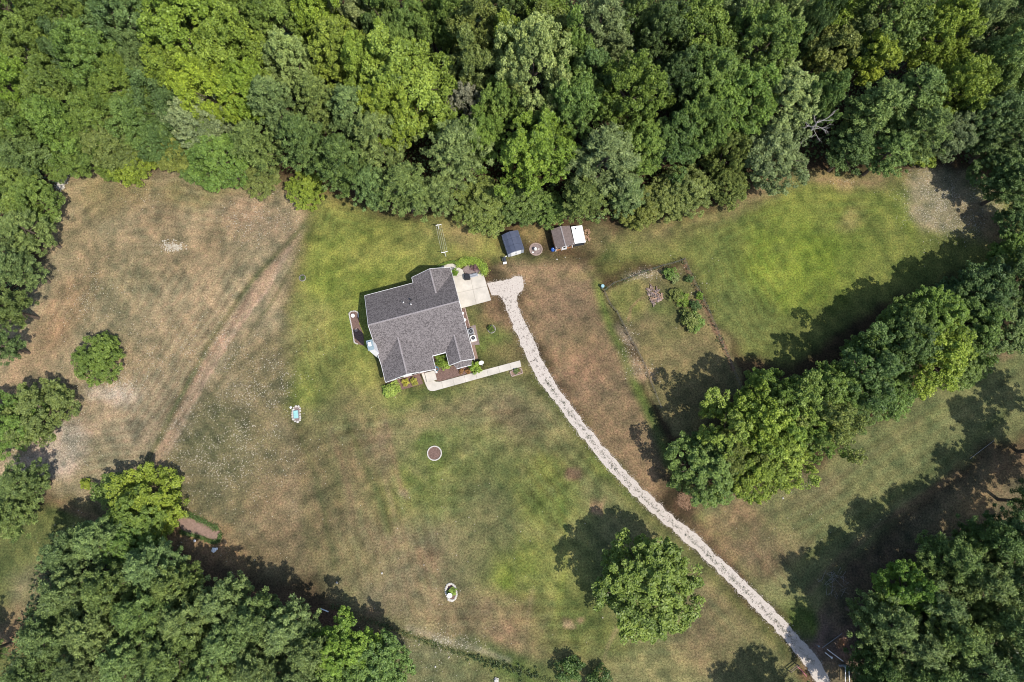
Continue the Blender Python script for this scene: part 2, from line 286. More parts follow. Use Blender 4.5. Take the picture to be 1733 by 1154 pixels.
 ('p', [(1160, 840), (1330, 820), (1480, 720), (1640, 620), (1770, 560), (1770, 700), (1560, 830), (1440, 960), (1370, 1070), (1260, 960)], (124, 126, 82), 1, 3),
 ('e', 1230, 880, 60, 50, 0, (148, 124, 92), .8, 4), ('e', 1300, 930, 60, 40, 0, (136, 112, 86), .7, 4), ('e', 1360, 830, 60, 40, -20, (122, 114, 82), .6, 4), ('l', [(1350, 960), (1450, 880), (1600, 780), (1700, 700)], (108, 114, 68), .8, 12, 2), ('l', [(1370, 1000), (1470, 900), (1620, 800)], (144, 118, 92), .6, 10, 1.5),
 ('l', [(1480, 760), (1600, 690), (1740, 600)], (116, 120, 74), .7, 16, 2.5), ('l', [(1300, 870), (1430, 800), (1560, 710)], (128, 116, 84), .5, 8, 2), ('e', 1690, 598, 12, 8, 0, (156, 130, 96), .6, 1), ('e', 1160, 848, 16, 10, 0, (150, 112, 90), .8, 1),
 ('p', [(1350, 1070), (1450, 960), (1560, 850), (1780, 720), (1780, 1180), (1400, 1180)], (116, 106, 80), 1, 3), ('e', 1640, 850, 50, 20, -35, (156, 134, 96), .8, 2.5), ('e', 1720, 780, 40, 20, -35, (150, 120, 88), .6, 3), ('e', 1470, 960, 50, 26, -40, (118, 98, 80), .6, 3), ('e', 1420, 1080, 50, 40, 0, (122, 104, 92), .8, 3), ('e', 1352, 1045, 30, 26, 40, (92, 112, 48), .8, 2),
 ('e', 1436, 1088, 7, 6, 0, (190, 140, 100), .9, .6), ('e', 1370, 1140, 22, 22, 0, (142, 108, 78), .8, 1.5),
 # south west corner
 ('p', [(-80, 870), (90, 860), (180, 870), (130, 960), (90, 1080), (60, 1180), (-80, 1180)], (112, 116, 68), 1, 4), ('e', 120, 880, 60, 30, 10, (116, 120, 68), .8, 3), ('e', 50, 1000, 30, 40, 10, (150, 138, 106), .6, 3), ('e', 10, 1065, 40, 30, 0, (158, 128, 98), .8, 3), ('e', 130, 860, 60, 8, 15, (148, 118, 92), .6, 1.2),
 ('e', 330, 920, 80, 40, 15, (152, 124, 90), .8, 3), ('e', 190, 860, 14, 8, 0, (176, 158, 124), .8, 1),
 ('p', [(560, 1050), (660, 1040), (760, 1080), (900, 1120), (1000, 1180), (600, 1180)], (112, 112, 74), .9, 2), ('e', 700, 1100, 80, 40, 20, (124, 124, 90), .6, 4), ('e', 870, 1140, 60, 20, 15, (98, 116, 56), .7, 3),
 ('l', [(555, 1025), (640, 1055), (740, 1090), (860, 1130), (930, 1154)], (94, 98, 58), .9, 6, .8), ('l', [(690, 1060), (760, 1085), (860, 1120)], (180, 166, 140), .5, 7, 1.2),
 ('e', 340, 985, 120, 30, 20, (116, 96, 74), .8, 3), ('e', 480, 1020, 80, 24, 20, (116, 96, 74), .8, 3), ('e', 600, 1060, 60, 30, 20, (124, 92, 74), .8, 3),
]
xs = np.concatenate([[-700, -420, -260, -170], np.arange(-112, 112.01, 0.36), [170, 260, 420, 700]])
ys = np.concatenate([[-700, -420, -240, -120], np.arange(-46, 104.01, 0.36), [180, 280, 420, 700]])
GX, GY = np.meshgrid(xs, ys); sh = GX.shape
X0 = GX.ravel(); Y0 = GY.ravel()
X = X0 + 2.2 * fbm(X0, Y0, 9.0, 11) + 0.8 * fbm(X0, Y0, 2.0, 21, 3); Y = Y0 + 2.2 * fbm(X0, Y0, 9.0, 31) + 0.8 * fbm(X0, Y0, 2.0, 41, 3)
C = np.tile(np.array(lin(*FL)), (X.size, 1)) / GAIN
brk = np.clip(1.0 + 0.9 * fbm(X0, Y0, 3.5, 51, 3), 0.35, 1.25)
sm = lambda t: np.clip(t, 0, 1) ** 2 * (3 - 2 * np.clip(t, 0, 1))
for p in PATCH:
    if p[0] == 'e':
        _, cx, cy, rx, ry, an, col, al, so = p
        c0 = G(cx, cy); a = math.radians(-an); k = 0.1
        dx, dy = X - c0.x, Y - c0.y; u = dx * math.cos(a) + dy * math.sin(a); v = -dx * math.sin(a) + dy * math.cos(a)
        q = np.hypot(u / (rx * k), v / (ry * k)); d = (q - 1) * min(rx, ry) * k; kk = sm(0.5 - d / (so * 1.3))
    elif p[0] == 'p':
        _, pts, col, al, so = p; d = sd(X, Y, GV(pts)); kk = sm(0.5 - d / so)
    else:
        _, pts, col, al, wd, so = p; d = dseg(X0 * .82 + X * .18, Y0 * .82 + Y * .18, GV(pts)) - wd * 0.05; kk = sm(0.5 - d / so)
    kk = (kk * al * (brk if p[0] != 'l' else np.clip(brk, .8, 1.1))).clip(0, 1) if al < 1 else kk
    C = C * (1 - kk[:, None]) + np.array(lin(*col)) / GAIN * kk[:, None]
# worn, dry and lush patches at several scales, and mown swaths that follow the ground
dry = fbm(X0, Y0, 6.0, 71, 5); fine = fbm(X0, Y0, 1.3, 81, 3); sw = vnoise(X0 * 0.83 + Y0 * 0.55 + 2 * fbm(X0, Y0, 14, 91, 2), (X0 * -0.55 + Y0 * 0.83) * 0.09, 0.9, 95)
sw2 = vnoise(X0 * -0.5 + Y0 * 0.86 + 3 * fbm(X0, Y0, 16, 93, 2), (X0 * 0.86 + Y0 * 0.5) * 0.10, 1.1, 96)
reg = sm(0.5 + fbm(X0, Y0, 22, 97, 2) * 2)
def swath(poly, wl, seed):
    d = sd(X0 * .7 + X * .3, Y0 * .7 + Y * .3, GV(poly)); q = sm(0.5 - (d + 1.0) / 3.0)
    return q * np.sin(d * 6.283 / wl + 3 * fbm(X0, Y0, 12, seed, 2)) * np.clip(0.5 + 2.2 * fbm(X0, Y0, 9, seed + 9, 3), 0, 1.4)
LF = [(95, 290), (300, 280), (535, 325), (505, 420), (270, 800), (90, 830), (-60, 760), (-60, 640), (60, 480)]
rows_ = swath(LF, 1.5, 131) + swath([(545, 330), (760, 380), (640, 500), (640, 660), (505, 690), (482, 560)], 1.4, 133) + swath([(1060, 380), (1320, 300), (1560, 285), (1700, 330), (1480, 520), (1340, 620), (1250, 610), (1160, 430)], 1.6, 135) + swath([(1160, 840), (1330, 820), (1770, 560), (1770, 700), (1440, 960), (1370, 1070)], 1.7, 137) + swath([(520, 700), (930, 670), (1250, 1020), (1390, 1180), (620, 1180)], 1.8, 139)
val = 1 + 0.17 * dry + 0.46 * fine + 0.34 * (sw * reg + sw2 * (1 - reg)) + 0.10 * rows_
hue = (0.17 * dry + 0.24 * fine + 0.10 * sw - 0.04 * rows_)[:, None] * np.array([[0.85, 0.28, 0.22]])
C = np.clip(C * val[:, None] * (1 + hue), 0.005, 0.9)
me = bpy.data.meshes.new('ground'); nv = X0.size; me.vertices.add(nv)
me.vertices.foreach_set('co', np.stack([X0, Y0, np.zeros(nv)], 1).astype(np.float32).ravel())
ny, nx = sh; idx = np.arange(nv).reshape(sh); Q = np.stack([idx[:-1, :-1], idx[:-1, 1:], idx[1:, 1:], idx[1:, :-1]], -1).reshape(-1, 4); nq = len(Q)
me.loops.add(nq * 4); me.loops.foreach_set('vertex_index', Q.astype(np.int32).ravel())
me.polygons.add(nq); me.polygons.foreach_set('loop_start', np.arange(0, nq * 4, 4, dtype=np.int32))
ca = me.color_attributes.new('turf', 'FLOAT_COLOR', 'POINT'); ca.data.foreach_set('color', np.concatenate([C, np.ones((nv, 1))], 1).astype(np.float32).ravel())
me.update(calc_edges=True)
m = bpy.data.materials.new('turf'); m.use_nodes = True; n = m.node_tree; b = n.nodes['Principled BSDF']; b.inputs['Roughness'].default_value = 0.95; b.inputs['Specular IOR Level'].default_value = 0.1
at = n.nodes.new('ShaderNodeAttribute'); at.attribute_name = 'turf'; tc = n.nodes.new('ShaderNodeTexCoord')
def nz(sc, de):
    q = n.nodes.new('ShaderNodeTexNoise'); q.inputs['Scale'].default_value = sc; q.inputs['Detail'].default_value = de; q.inputs['Roughness'].default_value = 0.7
    n.links.new(tc.outputs['Object'], q.inputs['Vector']); return q
n4 = nz(8.5, 3); n1 = nz(3.2, 6); n2 = nz(4.5, 3); n3 = nz(1.4, 6)
r1 = n.nodes.new('ShaderNodeMapRange'); r1.inputs['From Min'].default_value = 0.36; r1.inputs['From Max'].default_value = 0.64; r1.inputs['To Min'].default_value = 0.56; r1.inputs['To Max'].default_value = 1.44; r1.clamp = False
n.links.new(n1.outputs['Fac'], r1.inputs['Value'])
hs = n.nodes.new('ShaderNodeHueSaturation'); r2 = n.nodes.new('ShaderNodeMapRange'); r2.inputs['From Min'].default_value = 0.3; r2.inputs['From Max'].default_value = 0.7; r2.inputs['To Min'].default_value = 0.485; r2.inputs['To Max'].default_value = 0.515
n.links.new(n3.outputs['Fac'], r2.inputs['Value']); n.links.new(r2.outputs[0], hs.inputs['Hue']); r4 = n.nodes.new('ShaderNodeMapRange'); r4.inputs['From Min'].default_value = 0.38; r4.inputs['From Max'].default_value = 0.62; r4.inputs['To Min'].default_value = 0.74; r4.inputs['To Max'].default_value = 1.26; r4.clamp = False
n.links.new(n4.outputs['Fac'], r4.inputs['Value']); mm = n.nodes.new('ShaderNodeMath'); mm.operation = 'MULTIPLY'; n.links.new(r1.outputs[0], mm.inputs[0]); n.links.new(r4.outputs[0], mm.inputs[1]); n.links.new(mm.outputs[0], hs.inputs['Value']); n.links.new(at.outputs['Color'], hs.inputs['Color'])
n.links.new(hs.outputs[0], b.inputs['Base Color'])
bp = n.nodes.new('ShaderNodeBump'); bp.inputs['Strength'].default_value = 0.6; bp.inputs['Distance'].default_value = 0.12; n.links.new(n2.outputs['Fac'], bp.inputs['Height']); n.links.new(bp.outputs[0], b.inputs['Normal'])
me.materials.append(m); g = bpy.data.objects.new('ground', me); COL.objects.link(g); tag(g, kind='structure')

# ---------------------------------------------------------------- gravel drive
def sheet(name, poly, z, m, parent=None, th=0.0):
    mb = MB(); mb.prism([(p[0], p[1]) for p in poly], 0.0 if th == 0 else z - th, z); return mb.obj(name, m, parent)
def spline(pts, step):
    pts = [Vector((p[0], p[1])) for p in pts]; out = []
    P = [pts[0]] + pts + [pts[-1]]
    for i in range(1, len(P) - 2):
        k = max(1, int((P[i + 1] - P[i]).length / step))
        for j in range(k):
            t = j / k; a, b_, c_, d_ = P[i - 1], P[i], P[i + 1], P[i + 2]
            out.append(0.5 * ((2 * b_) + (c_ - a) * t + (2 * a - 5 * b_ + 4 * c_ - d_) * t * t + (3 * b_ - a - 3 * c_ + d_) * t ** 3))
    return out + [pts[-1]]
LEFT = [(832, 501), (846, 502), (853, 516), (871, 560), (890, 605), (912, 648), (950, 695), (995, 755), (1045, 812), (1102, 868), (1160, 918), (1220, 975), (1280, 1034), (1328, 1085), (1362, 1128), (1385, 1166)]
RIGHT = [(826, 478), (850, 474), (884, 466), (888, 483), (876, 500), (877, 516), (893, 550), (908, 585), (936, 640), (972, 692), (1015, 745), (1065, 802), (1120, 855), (1178, 904), (1238, 960), (1300, 1020), (1352, 1075), (1388, 1118), (1412, 1166)]
lv = spline(GV(LEFT), 0.25); rv = spline(GV(RIGHT), 0.25)
_lc = [min(rv, key=lambda q: (q - p).length) for p in lv]; _rc = [min(lv, key=lambda q: (q - p).length) for p in rv]
lv2 = [p + (q - p) * .06 for p, q in zip(lv, _lc)]; rv2 = [p + (q - p) * .06 for p, q in zip(rv, _rc)]; lv, rv = lv2, rv2
def jit(pts, amp):
    a = np.array([(p.x, p.y) for p in pts]); k = fbm(a[:, 0], a[:, 1], 0.9, 5, 3) * amp; k2 = fbm(a[:, 0], a[:, 1], 0.9, 15, 3) * amp
    return [(x + i, y + j) for (x, y), i, j in zip(a, k, k2)]
dpoly = jit(lv, .38) + jit(rv, .38)[::-1]
tag(sheet('driveway', dpoly, 0.03, 'gravel'), kind='structure')
DP = np.array(dpoly)
def scatter_in(poly, n, seed):
    g_ = np.random.default_rng(seed); a = np.array([(p[0], p[1]) for p in poly]); lo_, hi = a.min(0), a.max(0); out = np.zeros((0, 2))
    while len(out) < n:
        q = lo_ + g_.random((n * 4, 2)) * (hi - lo_); out = np.concatenate([out, q[inpoly(q[:, 0], q[:, 1], poly)]])
    return out[:n]
def chips(name, xy, z, r0, r1, m, seed, tall=0.6):
    """many small three sided stones in one mesh"""
    g_ = np.random.default_rng(seed); n_ = len(xy); r = r0 + (r1 - r0) * g_.random(n_) ** 2; t = g_.random(n_) * 6.28
    ring = []
    for k in range(4):
        rr = r * g_.uniform(0.7, 1.2, n_); ring.append(np.stack([xy[:, 0] + rr * np.cos(t + k * 1.57), xy[:, 1] + rr * np.sin(t + k * 1.57), np.full(n_, z)], 1))
    top = np.stack([xy[:, 0] + r * .2 * g_.normal(size=n_), xy[:, 1] + r * .2 * g_.normal(size=n_), z + r * tall], 1)
    V = np.stack(ring + [top], 1).reshape(-1, 3); o = np.arange(n_) * 5
    F = np.stack([np.stack([o + k, o + (k + 1) % 4, o + 4], 1) for k in range(4)], 1).reshape(-1, 3)
    me = bpy.data.meshes.new(name); me.vertices.add(len(V)); me.vertices.foreach_set('co', V.astype(np.float32).ravel())
    me.loops.add(F.size); me.loops.foreach_set('vertex_index', F.astype(np.int32).ravel()); me.polygons.add(len(F)); me.polygons.foreach_set('loop_start', np.arange(0, F.size, 3, dtype=np.int32))
    me.update(calc_edges=True); me.materials.append(M[m]); ob = bpy.data.objects.new(name, me); COL.objects.link(ob); return ob
def near_line(pts, n, wid, seed):
    g_ = np.random.default_rng(seed); P = np.array([(p[0], p[1]) for p in pts]); k = g_.integers(0, len(P), n); return P[k] + g_.normal(size=(n, 2)) * wid
tag(chips('gravel_stones', np.concatenate([scatter_in(dpoly, 9000, 3), near_line(dpoly, 7000, 0.2, 4)]), 0.02, 0.02, 0.06, 'gravel', 5), 'loose pale gravel stones spread along the curved driveway', 'gravel', kind='stuff')
tag(chips('dark_chips', np.concatenate([scatter_in(dpoly, 420, 13), scatter_in(dpoly[:60] + dpoly[-95:], 160, 14)]), 0.032, 0.04, 0.11, 'mulchgrey', 15, .2), 'dark chips and dirt specks in the pale gravel driveway', 'gravel', kind='stuff')
def gauss(lst, seed):
    g_ = np.random.default_rng(seed); out = []
    for x, y, rx, ry, n in lst:
        c0 = G(x, y); out.append(np.stack([c0.x + g_.normal(size=n) * rx * .05, c0.y + g_.normal(size=n) * ry * .05], 1))
    return np.concatenate(out)
FLK = gauss([(400, 740, 120, 110, 3600), (350, 780, 60, 60, 1100), (450, 650, 60, 50, 800), (292, 418, 16, 9, 260), (440, 370, 70, 50, 1000), (150, 490, 60, 70, 700), (190, 655, 50, 24, 500), (100, 745, 50, 56, 1200), (60, 770, 60, 30, 600), (192, 660, 36, 18, 400),
  (1605, 340, 80, 70, 3600), (1430, 307, 30, 6, 60), (1090, 465, 36, 12, 300), (1063, 580, 16, 30, 200), (1085, 625, 40, 20, 150), (740, 1085, 70, 16, 500), (700, 1110, 110, 50, 500), (300, 600, 180, 60, 1200), (250, 330, 60, 20, 120), (345, 920, 70, 40, 120),
  (290, 730, 20, 90, 200), (380, 600, 20, 80, 200), (700, 900, 300, 200, 260), (1300, 880, 200, 80, 160), (100, 310, 6, 20, 90), (1180, 480, 60, 80, 100), (985, 420, 80, 30, 60), (60, 700, 80, 10, 150), (130, 900, 60, 40, 80), (340, 560, 120, 50, 300), (500, 340, 14, 10, 80)], 61)
_k = fbm(FLK[:, 0], FLK[:, 1], 2.2, 63, 3) + 0.25 * np.random.default_rng(64).normal(size=len(FLK)); FLK = FLK[_k > -0.02]
tag(chips('stone_flecks', FLK, 0.0, 0.03, 0.105, 'fleck', 62), 'scattered pale stone flecks lying on the dry field', 'stone flecks', kind='stuff')
# ---------------------------------------------------------------- trees: prototypes with their own trunk and crown, then one copy for each tree
def unit(v): return v / (np.linalg.norm(v, axis=-1, keepdims=True) + 1e-9)
def leaf_quads(P, N, s, asp, g_, along=None):
    n_ = len(P); N = unit(N); r = g_.normal(size=(n_, 3)) if along is None else along
    A = unit(np.cross(N, np.cross(r, N))); B = np.cross(N, A); s = s[:, None]
    V = np.stack([P - A * s, P - B * s * asp + N * s * 0.12, P + A * s, P + B * s * asp + N * s * 0.12], 1)
    return V.reshape(-1, 3)
def crown_cloud(kind, g_):
    """returns positions, normals, sizes, tints, aspect, along"""
    if kind == 'pine':
        P = []; N = []; T = []; AL = []
        h, R0 = 16.0, 4.3
        nb = 70
        for i in range(nb):
            t = (i + 0.5) / nb; z = 5.0 + 10.6 * t ** 0.9; prof = (1 - t) ** 0.62 * (0.55 + 0.45 * min(1, t * 4)); L = max(0.5, R0 * prof * g_.uniform(0.75, 1.15))
            a = i * 2.4 + g_.normal() * 0.5; rise = 0.12 + 0.55 * t
            for f in (np.linspace(0.32, 1.0, 6) if L > 2 else np.linspace(0.4, 1, 3)):
                if g_.random() < 0.1: continue
                side = g_.normal() * 0.32 * L * f; c0 = np.array([math.cos(a) * L * f - math.sin(a) * side, math.sin(a) * L * f + math.cos(a) * side, z + L * f * rise + g_.normal() * 0.15])
                m_ = 66; rc = g_.uniform(0.30, 0.56); d = unit(g_.normal(size=(m_, 3))); d[:, 2] = d[:, 2] * 0.75 + 0.15
                P.append(c0 + d * rc * g_.uniform(0.45, 1.0, (m_, 1))); N.append(d * 0.5 + np.array([0.1, -0.1, 0.5]) + 0.75 * g_.normal(size=(m_, 3))); AL.append(d + 0.3 * g_.normal(size=(m_, 3)))
                T.append(np.clip(g_.uniform(0.25, 0.75) + 0.2 * g_.normal(size=m_), 0, 1))
        P = np.concatenate(P); return P, np.concatenate(N), g_.uniform(0.13, 0.24, len(P)), np.concatenate(T), 0.30, np.concatenate(AL)
    cfg = {'broad': (16.0, 5.0, 9.6, 6.4, 400, 78, (0.30, 0.58), (0.10, 0.18), 0.6), 'column': (15.0, 3.4, 8.6, 6.6, 270, 74, (0.27, 0.5), (0.10, 0.17), 0.6),
           'cedar': (6.0, 3.0, 2.9, 3.0, 240, 80, (0.2, 0.38), (0.07, 0.12), 0.5), 'shrub': (2.0, 1.0, 0.85, 1.05, 48, 70, (0.2, 0.36), (0.05, 0.10), 0.6), 'open': (14.0, 5.0, 8.2, 5.8, 330, 76, (0.30, 0.6), (0.10, 0.18), 0.6)}[kind]
    h, R0, zc, hz, nc, m_, rcs, ss, asp = cfg
    lob = [(unit(g_.normal(size=3)), g_.uniform(0.10, 0.24), g_.uniform(2.0, 5.0), g_.random() * 6) for _ in range(7)]
    d = unit(g_.normal(size=(nc * 3, 3))); d = d[d[:, 2] > -0.62][:nc]; nc = len(d)
    rad = 1 + sum(a * np.sin(k * (d @ v) * 2 + ph) for v, a, k, ph in lob) * (1.15 if kind == 'open' else 0.8)
    taper = np.where(d[:, 2] > 0, 1 - 0.18 * d[:, 2] ** 2, 1.0) if kind != 'column' else np.where(d[:, 2] > 0, 1 - 0.38 * d[:, 2], 1.0)
    if kind == 'shrub': nb_, per = 16, 3
    else: nb_, per = {'broad': (32, 19), 'column': (26, 16), 'cedar': (28, 14), 'open': (27, 17)}[kind]
    # boughs on the crown's outline, then leafy twigs round the outer side of each bough
    bd = d[:1]
    for q in d[1:]:
        if len(bd) < nb_ and (bd @ q).max() < 0.93: bd = np.concatenate([bd, q[None]])
    brad = 1 + sum(a * np.sin(k * (bd @ v) * 2 + ph) for v, a, k, ph in lob) * (1.0 if kind == 'open' else 0.75)
    btap = np.where(bd[:, 2] > 0, 1 - (0.18 if kind != 'column' else 0.38) * bd[:, 2] ** 2, 1.0)
    rb = R0 * g_.uniform(0.26, 0.40, len(bd)); sh_ = g_.uniform(0.80, 1.06, len(bd)) * brad
    BC = np.stack([bd[:, 0] * (R0 - rb * .8) * sh_ * btap, bd[:, 1] * (R0 - rb * .8) * sh_ * btap, zc + bd[:, 2] * (hz - rb * .8) * sh_], 1)
    Cc = []; D2 = []; BT = []
    for q, o_, r_ in zip(BC, bd, rb):
        e_ = unit(g_.normal(size=(per, 3)) + 0.75 * o_ + np.array([0, 0, .45])); Cc.append(q + e_ * r_ * g_.uniform(.6, 1.12, (per, 1))); D2.append(unit(e_ + .5 * o_)); BT.append(np.full(per, g_.uniform(-.14, .14)))
    Cc = np.concatenate(Cc); d = np.concatenate(D2); BT = np.concatenate(BT)
    P = []; N = []; T = []
    for c0, dd, bt in zip(Cc, d, BT):
        rc = g_.uniform(*rcs); q = unit(g_.normal(size=(m_, 3)) + 0.45 * dd + np.array([0, 0, 0.35])); fl = 1.0; ax = unit(dd + np.array([0, 0, .6])); st = g_.uniform(0.1, 0.7)
        q2 = q + np.outer(q @ ax, ax) * st; P.append(c0 + q2 * rc * g_.uniform(0.45, 1.08, (m_, 1)) ** 0.6); N.append(q * 0.5 + np.array([0.1, -0.1, 0.42]) + 0.75 * g_.normal(size=(m_, 3)))
        T.append(np.clip(g_.uniform(0.32, 0.66) + bt + 0.17 * g_.normal(size=m_), 0, 1))
    P = np.concatenate(P); return P, np.concatenate(N), g_.uniform(*ss, len(P)), np.concatenate(T), asp, None
PROTO_H = {'broad': (16.0, 5.2), 'column': (15.0, 3.5), 'pine': (16.0, 4.4), 'cedar': (6.0, 3.1), 'shrub': (2.0, 1.05), 'open': (14.0, 5.2)}
def make_proto(kind, seed):
    g_ = np.random.default_rng(seed); rr = random.Random(seed)
    P, N, s, T, asp, al = crown_cloud(kind, g_)
    V = leaf_quads(P, N, s, asp, g_, al)
    cr = quads('crown', V, len(P), T, M['needle'] if kind == 'pine' else M['leaf'])
    h, r = PROTO_H[kind]; mb = MB()
    if kind in ('cedar', 'shrub'):
        for k in range(4):
            a = k * 1.6 + rr.random(); mb.tube((0, 0, 0), (math.cos(a) * r * .35, math.sin(a) * r * .35, h * .55), r * .06, r * .025, 6)
    else:
        top = h * (0.93 if kind == 'pine' else 0.62); pts = [(0, 0, -0.1), (rr.uniform(-.1, .1), rr.uniform(-.1, .1), h * .3), (rr.uniform(-.25, .25), rr.uniform(-.25, .25), top)]
        mb.tube(pts[0], pts[1], h * .020, h * .015, 8); mb.tube(pts[1], pts[2], h * .015, h * .005, 8)
        for k in range(9 if kind == 'pine' else 7):
            a = k * 2.4 + rr.random(); z = h * rr.uniform(.36, .62) if kind != 'pine' else h * (.36 + .05 * k); L = r * rr.uniform(.6, .85) * (1 if kind != 'pine' else 1 - k * .07)
            mb.tube((0, 0, z), (math.cos(a) * L, math.sin(a) * L, z + L * (.25 if kind == 'pine' else .75)), h * .006, h * .002, 5)
    tk = mb.obj('trunk', 'bark')
    return cr, tk, h, r
PROTO = {k: [make_proto(k, 100 + 7 * i + len(k)) for i in range(n_)] for k, n_ in (('broad', 5), ('column', 3), ('pine', 5), ('cedar', 3), ('shrub', 4), ('open', 3))}
used_proto = {}
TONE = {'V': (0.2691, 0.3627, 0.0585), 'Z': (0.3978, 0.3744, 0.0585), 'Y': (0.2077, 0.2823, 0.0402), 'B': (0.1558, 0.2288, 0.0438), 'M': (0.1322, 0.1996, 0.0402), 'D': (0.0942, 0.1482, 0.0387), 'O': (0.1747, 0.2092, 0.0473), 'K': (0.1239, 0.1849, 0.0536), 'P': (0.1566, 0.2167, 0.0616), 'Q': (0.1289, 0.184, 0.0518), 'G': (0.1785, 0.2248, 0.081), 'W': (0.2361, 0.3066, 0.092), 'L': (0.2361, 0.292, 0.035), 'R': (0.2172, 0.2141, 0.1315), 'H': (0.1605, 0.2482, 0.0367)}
tcount = 0
def plant(kind, x, y, rpx, h, tone, label, group, name, cat, zfrac=0.6, base=None):
    """x, y, rpx: where the photograph shows the middle of the crown and its half width; h: height in metres"""
    global tcount
    rr = random.Random(int(x * 31 + y * 7)); tcount += 1
    p = G(x, y, h * zfrac); r = rpx * (CAM_H - h * zfrac) / FPX / math.cos(TILT)
    k = rr.randrange(len(PROTO[kind])); cr0, tk0, ph, pr = PROTO[kind][k]
    root = thing(name, label, cat, (p.x, p.y, 0), rr.random() * 6.28, group)
    h *= rr.uniform(.86, 1.12) if 'forest behind' in str(group) or 'trees of the row' in str(group) else 1.0
    sx = r / pr; root.scale = (sx * rr.uniform(.94, 1.06), sx * rr.uniform(.94, 1.06), h / ph)
    if (kind, k) in used_proto: cr = cr0.copy(); tk = tk0.copy(); COL.objects.link(cr); COL.objects.link(tk)
    else: cr, tk = cr0, tk0; used_proto[(kind, k)] = 1
    cr.parent = root; tk.parent = root
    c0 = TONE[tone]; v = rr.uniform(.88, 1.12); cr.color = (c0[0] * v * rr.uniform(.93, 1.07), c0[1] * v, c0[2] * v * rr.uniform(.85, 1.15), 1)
    return root
NM = {'b': ('broad', 'broadleaf_tree', 'tree'), 'c': ('column', 'broadleaf_tree', 'tree'), 'p': ('pine', 'pine_tree', 'tree'), 'j': ('cedar', 'cedar_tree', 'tree'), 's': ('shrub', 'shrub', 'shrub'), 'o': ('open', 'broadleaf_tree', 'tree')}
def rows(txt, group):
    for ln in txt.strip().splitlines():
        a = ln.split('|'); k, x, y, r, h, t = a[0].split(); kd, nm, ct = NM[k]
        plant(kd, float(x), float(y), float(r) * RS, float(h), t, a[1].strip(), group, nm, ct, 0.5 if k in 'js' else 0.6)
RS = 1.0
